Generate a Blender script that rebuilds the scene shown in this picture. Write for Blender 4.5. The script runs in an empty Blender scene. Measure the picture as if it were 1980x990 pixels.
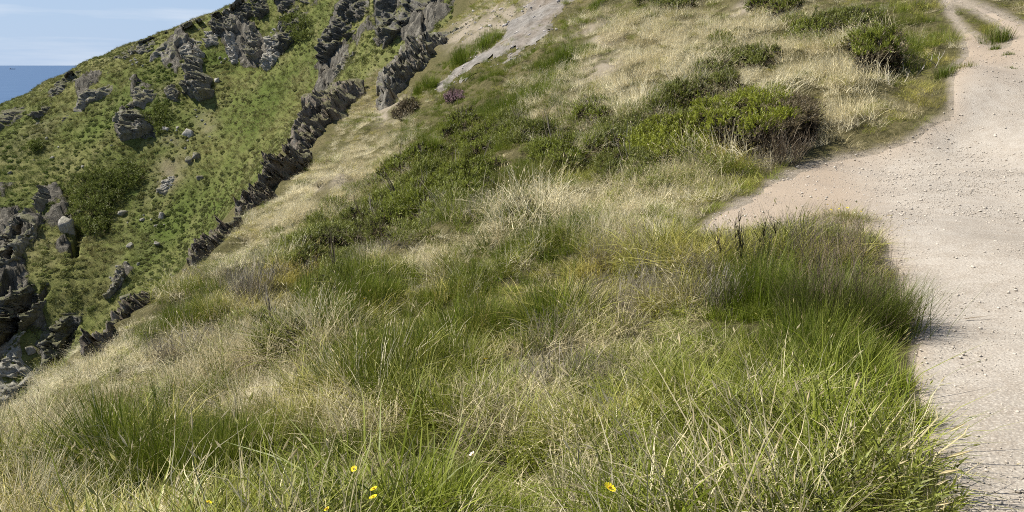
import bpy, bmesh, math, random
import numpy as np
from mathutils import Vector, Matrix

# ------------------------------------------------------------------ camera, sky, sun, exposure
SC = bpy.context.scene
COL = SC.collection
F = 1524.0                       # focal length in pixels of the 1980 x 990 photograph
PITCH = math.atan(370.0 / F)     # the sea horizon lies 370 px above the picture's centre
EYE = 1.65
CP, SP = math.cos(PITCH), math.sin(PITCH)

cam_d = bpy.data.cameras.new('camera')
cam = bpy.data.objects.new('camera', cam_d)
COL.objects.link(cam)
cam.location = (0, 0, EYE)
cam.rotation_euler = (math.pi / 2 - PITCH, 0, 0)
cam_d.sensor_width = 36.0
cam_d.lens = 36.0 * F / 1980.0
cam_d.clip_start = 0.05
cam_d.clip_end = 90000.0
SC.camera = cam

SUN_AZ = math.radians(-80.0)     # measured from +Y (straight ahead), negative to the left
SUN_EL = math.radians(51.0)
sun_dir = Vector((math.sin(SUN_AZ) * math.cos(SUN_EL), math.cos(SUN_AZ) * math.cos(SUN_EL), math.sin(SUN_EL)))

world = bpy.data.worlds.new('World')
SC.world = world
world.use_nodes = True
wn = world.node_tree
wn.nodes.clear()
w_out = wn.nodes.new('ShaderNodeOutputWorld')
w_bg = wn.nodes.new('ShaderNodeBackground')
w_sky = wn.nodes.new('ShaderNodeTexSky')
w_sky.sky_type = 'NISHITA'
w_sky.sun_disc = False
w_sky.sun_elevation = SUN_EL
w_sky.sun_rotation = SUN_AZ
w_sky.altitude = 60.0
w_sky.air_density = 1.0
w_sky.dust_density = 0.15
w_sky.ozone_density = 2.0
w_tc = wn.nodes.new('ShaderNodeTexCoord')
# thin cirrus streaks all over the sky
w_map = wn.nodes.new('ShaderNodeMapping')
w_map.inputs['Scale'].default_value = (2.2, 2.2, 26.0)
w_noise = wn.nodes.new('ShaderNodeTexNoise')
w_noise.inputs['Scale'].default_value = 1.6
w_noise.inputs['Detail'].default_value = 7.0
w_noise.inputs['Roughness'].default_value = 0.55
w_ramp = wn.nodes.new('ShaderNodeValToRGB')
w_ramp.color_ramp.elements[0].position = 0.47
w_ramp.color_ramp.elements[0].color = (0, 0, 0, 1)
w_ramp.color_ramp.elements[1].position = 0.78
w_ramp.color_ramp.elements[1].color = (0.75, 0.75, 0.75, 1)
w_mix = wn.nodes.new('ShaderNodeMix')
w_mix.data_type = 'RGBA'
w_mix.inputs[7].default_value = (8.8, 9.4, 10.3, 1)
wn.links.new(w_tc.outputs['Generated'], w_map.inputs['Vector'])
wn.links.new(w_map.outputs['Vector'], w_noise.inputs['Vector'])
wn.links.new(w_noise.outputs['Fac'], w_ramp.inputs['Fac'])
wn.links.new(w_ramp.outputs['Color'], w_mix.inputs[0])
w_wb = wn.nodes.new('ShaderNodeMix'); w_wb.data_type = 'RGBA'; w_wb.blend_type = 'MULTIPLY'
w_wb.inputs[0].default_value = 1.0; w_wb.inputs[7].default_value = (.80, .92, 1.12, 1)
wn.links.new(w_sky.outputs['Color'], w_wb.inputs[6])
w_sep = wn.nodes.new('ShaderNodeSeparateXYZ'); wn.links.new(w_tc.outputs['Generated'], w_sep.inputs[0])
w_hz = wn.nodes.new('ShaderNodeMapRange'); wn.links.new(w_sep.outputs[2], w_hz.inputs[0])
w_hz.inputs[1].default_value = 0.0; w_hz.inputs[2].default_value = 0.55; w_hz.inputs[3].default_value = .92; w_hz.inputs[4].default_value = .05
w_haze = wn.nodes.new('ShaderNodeMix'); w_haze.data_type = 'RGBA'; w_haze.inputs[7].default_value = (5.2, 6.7, 9.1, 1)
wn.links.new(w_hz.outputs[0], w_haze.inputs[0]); wn.links.new(w_wb.outputs[2], w_haze.inputs[6])
wn.links.new(w_haze.outputs[2], w_mix.inputs[6])
wn.links.new(w_mix.outputs[2], w_bg.inputs['Color'])
w_bg.inputs['Strength'].default_value = 0.06
wn.links.new(w_bg.outputs['Background'], w_out.inputs['Surface'])

sun_d = bpy.data.lights.new('sun', 'SUN')
sun_d.energy = 5.0
sun_d.angle = math.radians(0.53)
sun_d.color = (1.0, 0.95, 0.87)
sun = bpy.data.objects.new('sun', sun_d)
COL.objects.link(sun)
sun.rotation_euler = sun_dir.to_track_quat('Z', 'Y').to_euler()
sun.location = (-40, 10, 60)

SC.view_settings.view_transform = 'Standard'
SC.view_settings.look = 'None'
SC.view_settings.gamma = 1.0
SC.view_settings.exposure = 0.62
SC.render.engine = 'CYCLES'
SC.cycles.max_bounces = 4
SC.cycles.diffuse_bounces = 2
SC.cycles.glossy_bounces = 2
SC.cycles.transmission_bounces = 2
SC.cycles.transparent_max_bounces = 4
SC.cycles.caustics_reflective = False
SC.cycles.caustics_refractive = False
SC.cycles.use_denoising = False
SC.cycles.filter_width = 1.0

rng = np.random.default_rng(11)
random.seed(5)

# ------------------------------------------------------------------ pixels and points
def ray(px, py):
    px = np.asarray(px, float); py = np.asarray(py, float)
    xc = (px - 990) / F; yc = (495 - py) / F
    dx = xc; dy = CP + yc * SP; dz = -SP + yc * CP
    h = np.hypot(dx, dy)
    return np.arctan2(dx, dy), dz / h          # azimuth, tangent of elevation

def at_r(px, py, r):
    az, q = ray(px, py)
    return np.stack([np.sin(az) * r, np.cos(az) * r, EYE + q * r], -1)

def project(P):
    x = P[..., 0]; y = P[..., 1]; z = P[..., 2] - EYE
    f = y * CP - z * SP; u = y * SP + z * CP
    f = np.where(f < 0.05, 0.05, f)
    return 990 + F * x / f, 495 - F * u / f

# ------------------------------------------------------------------ noise
def _hash(ix, iy, iz, seed):
    h = (ix.astype(np.int64) * 374761393 + iy.astype(np.int64) * 668265263 + iz.astype(np.int64) * 2147483647 + seed * 974634721)
    h = (h ^ (h >> 13)) * 1274126177
    h = (h ^ (h >> 16)) & 0xffffff
    return h / float(0xffffff)

def vnoise(P, scale, seed=0):
    """value noise -1..1, P (...,3)"""
    Q = P * scale
    I = np.floor(Q); f = Q - I; I = I.astype(np.int64)
    f = f * f * (3 - 2 * f)
    out = 0
    for a in (0, 1):
        for b in (0, 1):
            for c in (0, 1):
                w = (f[..., 0] if a else 1 - f[..., 0]) * (f[..., 1] if b else 1 - f[..., 1]) * (f[..., 2] if c else 1 - f[..., 2])
                out = out + w * _hash(I[..., 0] + a, I[..., 1] + b, I[..., 2] + c, seed)
    return out * 2 - 1

def fbm(P, scale, octs=4, seed=0, gain=0.5):
    o = 0; a = 1.0
    for k in range(octs):
        o = o + a * vnoise(P, scale * 2.03 ** k, seed + k * 17)
        a *= gain
    return o

def facet(P, scale, seed=0, tilt=0.8):
    """blocky broken-rock noise: every voronoi cell is its own tilted plane"""
    Q = P * scale
    I = np.floor(Q).astype(np.int64)
    best = np.full(Q.shape[:-1], 9.0); val = np.zeros(Q.shape[:-1])
    for a in (-1, 0, 1):
        for b in (-1, 0, 1):
            for c in (-1, 0, 1):
                J = I + np.array([a, b, c])
                h = [_hash(J[..., 0], J[..., 1], J[..., 2], seed + k) for k in range(7)]
                C = J + np.stack(h[:3], -1)
                D = Q - C
                d = (D * D).sum(-1)
                v = h[3] * 2 - 1 + tilt * (D[..., 0] * (h[4] - .5) + D[..., 1] * (h[5] - .5) + D[..., 2] * (h[6] - .5)) * 2
                m = d < best
                best = np.where(m, d, best); val = np.where(m, v, val)
    return val

def smooth(a, b, x):
    t = np.clip((x - a) / (b - a), 0, 1); return t * t * (3 - 2 * t)

def sdf(poly, px, py):
    """signed distance in pixels, positive inside"""
    poly = np.asarray(poly, float)
    d = np.full(np.shape(px), 1e9); ins = np.zeros(np.shape(px), bool)
    for i in range(len(poly)):
        ax, ay = poly[i - 1]; bx, by = poly[i]
        ex, ey = bx - ax, by - ay
        t = np.clip(((px - ax) * ex + (py - ay) * ey) / (ex * ex + ey * ey + 1e-9), 0, 1)
        d = np.minimum(d, np.hypot(px - ax - t * ex, py - ay - t * ey))
        c = (ay > py) != (by > py)
        if ey: ins ^= c & (px < (bx - ax) * (py - ay) / ey + ax)
    return np.where(ins, d, -d)

# ------------------------------------------------------------------ ground surfaces, fitted through points read off the photograph
def tps_fit(X, v, smooth=1e-6):
    n = len(X)
    d2 = ((X[:, None] - X[None]) ** 2).sum(-1)
    K = np.where(d2 > 0, d2 * np.log(d2 + 1e-12), 0) + smooth * np.eye(n)
    Pm = np.c_[np.ones(n), X]
    A = np.block([[K, Pm], [Pm.T, np.zeros((3, 3))]])
    return X, np.linalg.solve(A, np.r_[v, 0, 0, 0])

def tps_eval(fit, Y):
    X, w = fit
    out = np.empty(len(Y))
    for s in range(0, len(Y), 40000):
        y = Y[s:s + 40000]
        d2 = ((y[:, None] - X[None]) ** 2).sum(-1)
        K = np.where(d2 > 0, d2 * np.log(d2 + 1e-12), 0)
        out[s:s + 40000] = K @ w[:len(X)] + w[len(X)] + y @ w[len(X) + 1:]
    return out

def pz(px, py, z):               # a pixel whose height is known
    az, q = ray(px, py)
    return (az, (z - EYE) / q)

near_pts = []
for px, py, z in [(1980, 990, 0), (1800, 990, 0), (1850, 800, 0), (1850, 600, 0), (1850, 450, .05), (1850, 350, .15), (1980, 350, .17),
                  (1850, 280, .4), (2300, 990, .1), (2500, 600, .25), (2300, 400, .2), (1400, 990, -.1), (990, 990, -.28), (500, 990, -.62), (0, 990, -1.1),
                  (-300, 990, -1.5), (1600, 600, -.05), (1300, 600, -.28), (990, 600, -.66), (700, 600, -1.2), (420, 600, -2.0),
                  (300, 800, -1.55), (700, 800, -.8), (1100, 800, -.35), (1500, 800, -.1), (1300, 430, -.12), (990, 430, -.62), (700, 430, -1.45),
                  (1400, 350, 0), (1200, 300, -.12), (990, 300, -.5), (1650, 330, .06), (1650, 420, .02)]:
    az, r = pz(px, py, z)
    near_pts.append((az, r, z))
for px, py, r in [(1850, 200, 15.3), (1870, 130, 18.6), (1870, 60, 22.3), (1850, 10, 26.5), (1850, -100, 40), (2300, 200, 15.3), (2300, 60, 22), (2300, -100, 40),
                  (580, 400, 21.6), (800, 300, 25.6), (680, 300, 33), (1200, 200, 21), (1000, 200, 27), (850, 200, 36), (740, 208, 46),
                  (1500, 200, 16.5), (1650, 150, 18), (1200, 100, 29), (1500, 100, 22), (1000, 100, 38), (890, 110, 46), (800, 120, 54),
                  (1200, 0, 40), (1500, 0, 31), (1000, 0, 52), (930, 30, 60), (1200, -150, 62), (950, -150, 92), (1600, -150, 48), (2000, -150, 46),
                  (1600, -350, 90), (2200, -350, 80), (1100, -350, 115), (640, 330, 30), (520, 430, 21)]:
    az, q = ray(px, py)
    near_pts.append((float(az), r, EYE + float(q) * r))
edge = [(-420, 990, 8.2), (-200, 920, 8.6), (0, 805, 9.8), (100, 730, 11.4), (170, 680, 13), (250, 605, 15.5), (370, 515, 19), (430, 460, 22.5), (480, 395, 28), (540, 340, 32),
        (580, 290, 38), (625, 230, 45), (660, 190, 51), (690, 155, 56), (745, 118, 60), (800, 85, 64), (860, 40, 70), (915, 0, 76), (960, -40, 84)]
E = np.array([at_r(a, b + 14 + 110 / c, c) for a, b, c in edge])
for i in range(len(E)):
    a = E[max(0, i - 1)]; b = E[min(len(E) - 1, i + 1)]
    t = (b - a)[:2]; t /= np.linalg.norm(t)
    o = np.array([-t[1], t[0]])
    r = np.hypot(*E[i][:2])
    near_pts.append((math.atan2(E[i][0], E[i][1]), r, E[i][2]))
    for k, dz in ((0.10, 0.085), (0.28, 0.30), (0.7, 0.85)):
        p = E[i][:2] + o * k * r
        near_pts.append((math.atan2(p[0], p[1]), math.hypot(*p), E[i][2] - dz * r))
NPT = np.array(near_pts)
near_fit = tps_fit(np.c_[NPT[:, 0] * 1.6, np.log(NPT[:, 1])], (NPT[:, 2] - EYE) / NPT[:, 1], 2e-4)

far_px = [(0, 215, 166), (70, 182, 165), (150, 128, 163), (230, 90, 161), (320, 50, 159), (450, 4, 156), (520, -30, 153), (700, -110, 146), (-250, 330, 168),
          (380, 150, 138), (260, 220, 134), (130, 280, 138), (0, 330, 137), (500, 100, 137), (580, 60, 131), (480, 250, 119), (330, 350, 117), (180, 400, 117), (50, 450, 113),
          (400, 400, 105), (250, 500, 102), (100, 560, 99), (0, 620, 96), (0, 760, 86), (180, 620, 93), (100, 720, 88), (600, 150, 119), (560, 250, 109), (480, 350, 101),
          (380, 470, 96), (300, 560, 91), (200, 660, 86), (700, 60, 107), (650, 150, 108), (760, 40, 98), (860, 10, 90), (720, 140, 92), (700, 250, 86), (600, 400, 83), (400, 600, 78),
          (200, 800, 76), (900, -60, 98), (800, -110, 122), (-250, 480, 118), (-250, 800, 88), (250, 130, 147), (400, 60, 147)]
far_px = [(a, b, 138 + (c - 138) * .8 if (c < 138 and a <= 400) else c) for a, b, c in far_px]
far_pts = [at_r(*p) for p in far_px]
for px, py, r in far_px[:9]:
    p = at_r(px, py, r)
    for k, dz in ((9, 2.5), (28, 16), (60, 50)):
        p2 = at_r(px, py, r + k)
        far_pts.append(np.array([p2[0], p2[1], p[2] - dz]))
FPT = np.array(far_pts)
far_fit = tps_fit(FPT[:, :2] / 50.0, FPT[:, 2], 1e-4)

class Polar:
    """a height field on a grid of azimuth x log distance"""
    def __init__(s, a0, a1, na, r0, r1, nr, fn):
        s.A = np.linspace(a0, a1, na); s.L = np.linspace(math.log(r0), math.log(r1), nr)
        AA, LL = np.meshgrid(s.A, s.L, indexing='ij'); s.R = np.exp(LL)
        s.X = np.sin(AA) * s.R; s.Y = np.cos(AA) * s.R
        s.Z = fn(AA, LL, s.R, s.X, s.Y)
    def z(s, x, y):
        az = np.arctan2(x, y); l = np.log(np.hypot(x, y))
        u = np.clip((az - s.A[0]) / (s.A[1] - s.A[0]), 0, len(s.A) - 1.001)
        v = np.clip((l - s.L[0]) / (s.L[1] - s.L[0]), 0, len(s.L) - 1.001)
        i = u.astype(int); j = v.astype(int); a = u - i; b = v - j
        Z = s.Z
        return Z[i, j] * (1 - a) * (1 - b) + Z[i + 1, j] * a * (1 - b) + Z[i, j + 1] * (1 - a) * b + Z[i + 1, j + 1] * a * b
    def cast(s, px, py, off=0.0, rmin=1.6):
        """first hit of the pixels' rays with the surface -> points (N,3), hit flag"""
        px = np.atleast_1d(np.asarray(px, float)); py = np.atleast_1d(np.asarray(py, float))
        az, q = ray(px, py)
        L = np.linspace(max(s.L[0], math.log(rmin)), s.L[-1], 700)
        R = np.exp(L)
        x = np.sin(az)[:, None] * R; y = np.cos(az)[:, None] * R
        D = EYE + q[:, None] * R - s.z(x, y) - off
        neg = (D[:, 1:] <= 0) & (D[:, :-1] > 0)
        hit = neg.any(1); k = neg.argmax(1)
        n = np.arange(len(px))
        d0 = D[n, k]; d1 = D[n, k + 1]
        t = np.where(hit, d0 / np.where(d0 - d1 == 0, 1, d0 - d1), 0)
        r = np.exp(L[k] + t * (L[k + 1] - L[k]))
        return at_r(px, py, r), hit

def near_z(AA, LL, R, X, Y):
    q = tps_eval(near_fit, np.c_[AA.ravel() * 1.6, LL.ravel()]).reshape(AA.shape)
    Z = EYE + q * R
    P = np.stack([X, Y, np.zeros_like(X)], -1)
    Z = np.maximum(Z, -55)
    Z = Z + 0.05 * fbm(P, 0.6, 3, 3) * np.clip(R / 8, .3, 2.5)
    return Z

def far_z(AA, LL, R, X, Y):
    Z = tps_eval(far_fit, np.c_[X.ravel(), Y.ravel()] / 50.0).reshape(X.shape)
    P = np.stack([X * .8 + Y * .6, (-X * .6 + Y * .8) * .55, np.zeros_like(X)], -1)
    Z = np.clip(Z, -75, 80)
    Z = Z + 0.9 * fbm(P, 0.075, 4, 31) + 0.10 * fbm(P, 0.9, 2, 51)
    return Z

NEAR = Polar(-1.25, 1.2, 700, 0.7, 130, 520, near_z)
FAR = Polar(-.92, 0.12, 700, 66, 235, 470, far_z)
ROCKY = [([(-40, 250), (60, 190), (150, 128), (240, 88), (330, 48), (420, 14), (520, -30), (640, -40), (610, 40), (560, 100), (530, 140), (430, 128), (400, 200), (350, 200), (300, 130), (220, 130), (150, 215), (60, 240), (-40, 320)], .46),
         ([(-40, 360), (60, 350), (110, 370), (150, 425), (120, 520), (160, 600), (150, 660), (90, 745), (40, 790), (-40, 800)], .52),
         ([(612, 120), (640, 40), (660, -30), (920, -40), (880, 40), (780, 100), (720, 110), (670, 170), (620, 230)], .62),
         ([(220, 230), (260, 150), (310, 160), (300, 260), (230, 275)], .8), ([(300, 240), (400, 230), (420, 280), (340, 400), (300, 390)], .25), ([(190, 580), (240, 500), (270, 520), (220, 590)], .5)]
def rocky(P):
    px, py = project(P)
    m = np.zeros(px.shape)
    for pl, w_ in ROCKY: m = np.maximum(m, w_ * smooth(-12, 14, sdf(pl, px, py) + 16 * fbm(P, .12, 3, 71)))
    return m, px, py
_fp = np.stack([FAR.X, FAR.Y, FAR.Z], -1)
_m, _px, _py = rocky(_fp)
_tq = _fp @ np.array([[.82, .25, .52], [-.3, .95, 0], [-.5, -.2, .84]]).T
_rk = fbm(_tq * np.array([1.3, .6, .5]), .16, 4, 72)
RK = np.clip((_rk + (_m - .45) * 1.6) * 2.4, 0, 1) * np.clip(_m * 3, 0, 1)         # where bare rock shows
FAR.Z += RK * (.55 * facet(_tq * np.array([1.4, .7, .6]), .33, 73, 1.2) + .35 * facet(_tq, .9, 74, 1.0) + .3)
for gx0, gy0, gx1, gy1, w_, dp in [(-10, 690, 58, 560, 17, 9), (95, 735, 142, 622, 11, 6), (18, 500, 44, 425, 10, 5), (142, 490, 156, 440, 8, 3), (205, 445, 214, 380, 6, 2), (60, 600, 92, 552, 7, 4), (-10, 600, 20, 540, 9, 5)]:
    ex, ey = gx1 - gx0, gy1 - gy0
    t_ = np.clip(((_px - gx0) * ex + (_py - gy0) * ey) / (ex * ex + ey * ey), 0, 1)
    d_ = np.hypot(_px - gx0 - t_ * ex, _py - gy0 - t_ * ey) + 5 * fbm(_fp, .3, 3, 75)
    FAR.Z -= dp * smooth(w_, w_ * .35, d_)

# ------------------------------------------------------------------ helpers: objects and materials
def tag(o, label=None, cat=None, group=None, kind=None):
    if label: o['label'] = label
    if cat: o['category'] = cat
    if group: o['group'] = group
    if kind: o['kind'] = kind
    return o

def mesh_from(name, V, faces, attrs=None, smooth=False):
    """V (N,3); faces: list of index arrays (each (M,3) or (M,4))"""
    me = bpy.data.meshes.new(name)
    V = np.asarray(V, np.float32)
    faces = [np.asarray(f, np.int32) for f in faces if len(f)]
    nl = sum(f.size for f in faces); nf = sum(len(f) for f in faces)
    me.vertices.add(len(V)); me.vertices.foreach_set('co', V.ravel())
    me.loops.add(nl); me.polygons.add(nf)
    me.loops.foreach_set('vertex_index', np.concatenate([f.ravel() for f in faces]))
    tot = np.concatenate([np.full(len(f), f.shape[1], np.int32) for f in faces])
    st = np.r_[0, np.cumsum(tot)[:-1]].astype(np.int32)
    me.polygons.foreach_set('loop_start', st)
    me.polygons.foreach_set('loop_total', tot)
    if smooth: me.polygons.foreach_set('use_smooth', np.ones(nf, bool))
    for k, a in (attrs or {}).items():
        a = np.asarray(a, np.float32)
        if a.ndim == 1:
            me.attributes.new(k, 'FLOAT', 'POINT').data.foreach_set('value', a)
        else:
            me.attributes.new(k, 'FLOAT_COLOR', 'POINT').data.foreach_set('color', np.c_[a, np.ones(len(a), np.float32)].astype(np.float32).ravel())
    me.update(calc_edges=True)
    return me

def obj(name, me, mat, parent=None, loc=None):
    if mat and not me.materials: me.materials.append(mat)
    o = bpy.data.objects.new(name, me)
    COL.objects.link(o)
    if parent: o.parent = parent
    if loc is not None: o.location = loc
    return o

def empty(name, loc):
    o = bpy.data.objects.new(name, None)
    o.empty_display_size = .1
    COL.objects.link(o); o.location = loc
    return o

class N:
    """small node-graph helper"""
    def __init__(s, name):
        s.m = bpy.data.materials.new(name); s.m.use_nodes = True
        s.t = s.m.node_tree; s.t.nodes.clear()
        s.out = s.n('OutputMaterial')
    def n(s, k, **kw):
        x = s.t.nodes.new('ShaderNode' + k)
        for a, b in kw.items(): setattr(x, a, b)
        return x
    def l(s, a, b): s.t.links.new(a, b)
    def val(s, sock, v):
        if isinstance(v, bpy.types.NodeSocket): s.l(v, sock)
        else: sock.default_value = v
    def noise(s, scale, detail=4, rough=.55, vec=None, dist=0):
        x = s.n('TexNoise'); x.inputs['Scale'].default_value = scale; x.inputs['Detail'].default_value = detail
        x.inputs['Roughness'].default_value = rough; x.inputs['Distortion'].default_value = dist
        s.l(vec if vec else s.pos(), x.inputs['Vector'])
        return x.outputs['Fac']
    def pos(s):
        if not hasattr(s, '_p'): s._p = s.n('NewGeometry').outputs['Position']
        return s._p
    def maps(s, scale, rot=(0, 0, 0)):
        x = s.n('Mapping'); x.inputs['Scale'].default_value = scale; x.inputs['Rotation'].default_value = rot
        s.l(s.pos(), x.inputs['Vector']); return x.outputs['Vector']
    def ramp(s, fac, *stops):
        x = s.n('ValToRGB'); e = x.color_ramp.elements
        while len(e) < len(stops): e.new(0.5)
        for k, (p, c) in enumerate(stops):
            e[k].position = p; e[k].color = (c if isinstance(c, tuple) else (c, c, c)) + (1,)
        s.l(fac, x.inputs['Fac']); return x.outputs['Color']
    def mix(s, f, a, b, mode='MIX'):
        x = s.n('Mix', data_type='RGBA', blend_type=mode)
        s.val(x.inputs[0], f)
        for i, v in ((6, a), (7, b)):
            s.val(x.inputs[i], v if isinstance(v, bpy.types.NodeSocket) else tuple(v) + (1,))
        return x.outputs[2]
    def math(s, op, a, b=0.0, clamp=False):
        x = s.n('Math', operation=op, use_clamp=clamp)
        s.val(x.inputs[0], a); s.val(x.inputs[1], b); return x.outputs[0]
    def attr(s, name, kind='GEOMETRY', what='Fac'):
        x = s.n('Attribute', attribute_name=name, attribute_type=kind); return x.outputs[what]
    def bump(s, h, strength=.5, dist=.05, normal=None):
        x = s.n('Bump'); x.inputs['Strength'].default_value = strength; x.inputs['Distance'].default_value = dist
        s.l(h, x.inputs['Height'])
        if normal: s.l(normal, x.inputs['Normal'])
        return x.outputs['Normal']
    def principled(s, col, rough=.9, spec=.15, normal=None):
        x = s.n('BsdfPrincipled'); s.val(x.inputs['Base Color'], col if isinstance(col, bpy.types.NodeSocket) else tuple(col) + (1,))
        s.val(x.inputs['Roughness'], rough); x.inputs['Specular IOR Level'].default_value = spec
        if normal: s.l(normal, x.inputs['Normal'])
        s.l(x.outputs[0], s.out.inputs['Surface']); return x

STRAW = (.50, .41, .22)
def leaf_mat(name, tint=None, dry=.35, dry_col=STRAW, transl=.25, vary=.9):
    """blade / leaf material: colour from the clump (tint), blade-to-blade variation, drier tips, light passing through"""
    g = N(name)
    col = g.attr('tint', 'INSTANCER', 'Color') if tint is None else None
    if col is None:
        rgb = g.n('RGB'); rgb.outputs[0].default_value = tuple(tint) + (1,); col = rgb.outputs[0]
    bv = g.attr('bv'); bt = g.attr('bt')
    k = g.math('ADD', g.math('MULTIPLY', bv, vary), 1 - vary * .5)
    c = g.mix(1.0, col, (1, 1, 1), 'MULTIPLY')
    hs = g.n('HueSaturation'); g.l(k, hs.inputs['Value']); g.l(c, hs.inputs['Color'])
    f = g.math('MULTIPLY', g.math('MULTIPLY', bt, bt), g.math('GREATER_THAN', bv, .45))
    c2 = g.mix(g.math('MULTIPLY', f, dry), hs.outputs[0], dry_col)
    d = g.n('BsdfDiffuse'); t = g.n('BsdfTranslucent'); gl = g.n('BsdfGlossy')
    gl.inputs['Roughness'].default_value = .45
    gl.inputs['Color'].default_value = (.9, .9, .85, 1)
    g.l(c2, d.inputs['Color']); g.l(c2, t.inputs['Color'])
    m = g.n('MixShader'); m.inputs[0].default_value = transl
    g.l(d.outputs[0], m.inputs[1]); g.l(t.outputs[0], m.inputs[2])
    m2 = g.n('MixShader'); m2.inputs[0].default_value = .018
    g.l(m.outputs[0], m2.inputs[1]); g.l(gl.outputs[0], m2.inputs[2])
    g.l(m2.outputs[0], g.out.inputs['Surface'])
    return g.m

def mat_ground():
    g = N('thatch_soil')
    n1 = g.noise(.35, 5); n2 = g.noise(9, 5, .65); n3 = g.noise(70, 3, .7)
    c = g.ramp(n1, (.3, (.075, .075, .025)), (.5, (.11, .10, .042)), (.7, (.16, .135, .065)))
    c = g.mix(g.ramp(n2, (.42, 0.0), (.62, 1.0)), c, (.05, .048, .018))
    c = g.mix(g.ramp(n3, (.45, 0.0), (.7, .45)), c, (.27, .22, .12))
    b = g.math('ADD', g.math('MULTIPLY', n2, .6), g.math('MULTIPLY', n3, .4))
    c = g.mix(g.attr('bare'), c, g.ramp(n2, (.3, (.27, .225, .165)), (.7, (.39, .335, .26))))
    g.principled(c, .95, .05, g.bump(b, .9, .08))
    return g.m

def mat_far():
    g = N('hillside_turf')
    v = g.maps((1, 1, 1), (0, 0, .6))
    st = g.maps((.55, .16, .3), (0, 0, .75))
    n1 = g.noise(.06, 5, .6); n2 = g.noise(.9, 6, .7); n3 = g.noise(1.0, 5, .6, st); n4 = g.noise(5.5, 4, .7)
    c = g.ramp(n1, (.32, (.085, .11, .026)), (.48, (.12, .14, .036)), (.62, (.165, .165, .055)), (.75, (.20, .185, .085)))
    c = g.mix(g.ramp(n3, (.45, 0.0), (.68, .75)), c, (.19, .175, .075))
    c = g.mix(g.ramp(n2, (.50, 0.0), (.66, .8)), c, (.055, .075, .018))
    c = g.mix(g.ramp(n4, (.45, 0.0), (.75, .45)), c, (.20, .19, .08))
    c = g.mix(g.attr('bare'), c, g.ramp(n2, (.3, (.17, .13, .085)), (.7, (.30, .25, .18))))
    c = g.mix(g.attr('lush'), c, g.ramp(n4, (.3, (.06, .085, .018)), (.7, (.12, .15, .035))))
    sv_ = g.maps((1.5, 1.2, .5), (.35, .5, .3)); r2 = g.noise(1.1, 7, .7, sv_, .6)
    rc = g.ramp(r2, (.32, (.045, .041, .035)), (.5, (.12, .11, .088)), (.68, (.27, .245, .195)))
    rm_ = g.ramp(g.math('ADD', g.attr('rock'), g.math('MULTIPLY', g.math('SUBTRACT', n4, .5), .9)), (.42, 0.0), (.58, 1.0))
    c = g.mix(rm_, c, rc)
    h = g.math('ADD', g.math('MULTIPLY', n2, .5), g.math('MULTIPLY', n4, .3))
    h = g.math('ADD', h, g.math('MULTIPLY', r2, g.math('MULTIPLY', rm_, 1.2)))
    g.principled(c, .95, .05, g.bump(h, 1.0, .45))
    return g.m

def mat_path():
    g = N('gravel_path')
    n1 = g.noise(.5, 5, .6); n2 = g.noise(6, 5, .6); n3 = g.noise(60, 4, .7)
    vo = g.n('TexVoronoi'); vo.inputs['Scale'].default_value = 55; g.l(g.pos(), vo.inputs['Vector'])
    c = g.ramp(n1, (.30, (.265, .232, .188)), (.5, (.36, .322, .268)), (.68, (.305, .268, .218)))
    c = g.mix(g.ramp(n2, (.40, 0.0), (.62, .55)), c, (.265, .222, .172))
    c = g.mix(g.ramp(n3, (.48, 0.0), (.72, .55)), c, (.46, .415, .345))
    vc = g.n('TexVoronoi'); vc.inputs['Scale'].default_value = 120; g.l(g.pos(), vc.inputs['Vector'])
    sp = g.n('SeparateColor'); g.l(vc.outputs['Color'], sp.inputs[0])
    c = g.mix(g.ramp(sp.outputs[0], (.72, 0.0), (.9, .5)), c, (.52, .475, .40))
    c = g.mix(g.ramp(sp.outputs[1], (.85, 0.0), (.97, .35)), c, (.20, .17, .135))
    c = g.mix(g.attr('soil'), c, g.ramp(n3, (.3, (.28, .222, .16)), (.7, (.39, .32, .245))))
    h = g.math('ADD', g.math('MULTIPLY', n3, .5), g.math('MULTIPLY', g.math('SUBTRACT', 1.0, vo.outputs['Distance']), .5))
    h = g.math('ADD', h, g.math('MULTIPLY', n2, .8))
    g.principled(c, .95, .1, g.bump(h, .55, .016))
    return g.m

def mat_rock(name, dark, light, moss=.6, scale=1.0, lichen=(.30, .30, .24)):
    g = N(name)
    st = g.maps((1.6 * scale, 1.6 * scale, .5 * scale), (.35, .5, .3))
    n1 = g.noise(.35 * scale, 5, .65); n2 = g.noise(1.1, 7, .7, st, .6); n3 = g.noise(6 * scale, 4, .7)
    c = g.ramp(n2, (.30, dark), (.5, tuple((a + b) / 2 for a, b in zip(dark, light))), (.68, light))
    c = g.mix(g.ramp(n3, (.52, 0.0), (.66, .6)), c, lichen)
    c = g.mix(g.ramp(n1, (.5, 0.0), (.7, .5)), c, (.20, .155, .10))
    nz = g.n('SeparateXYZ'); g.l(g.n('NewGeometry').outputs['Normal'], nz.inputs[0])
    mm = g.math('MULTIPLY', g.ramp(g.math('ADD', nz.outputs[2], g.math('MULTIPLY', g.math('SUBTRACT', n1, .5), .9)), (.62, 0.0), (.80, 1.0)), moss)
    c = g.mix(mm, c, g.ramp(n3, (.35, (.075, .09, .025)), (.7, (.17, .155, .06))))
    h = g.math('ADD', n2, g.math('MULTIPLY', n3, .35))
    g.principled(c, .9, .2, g.bump(h, .9, .35 / scale))
    return g.m

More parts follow.
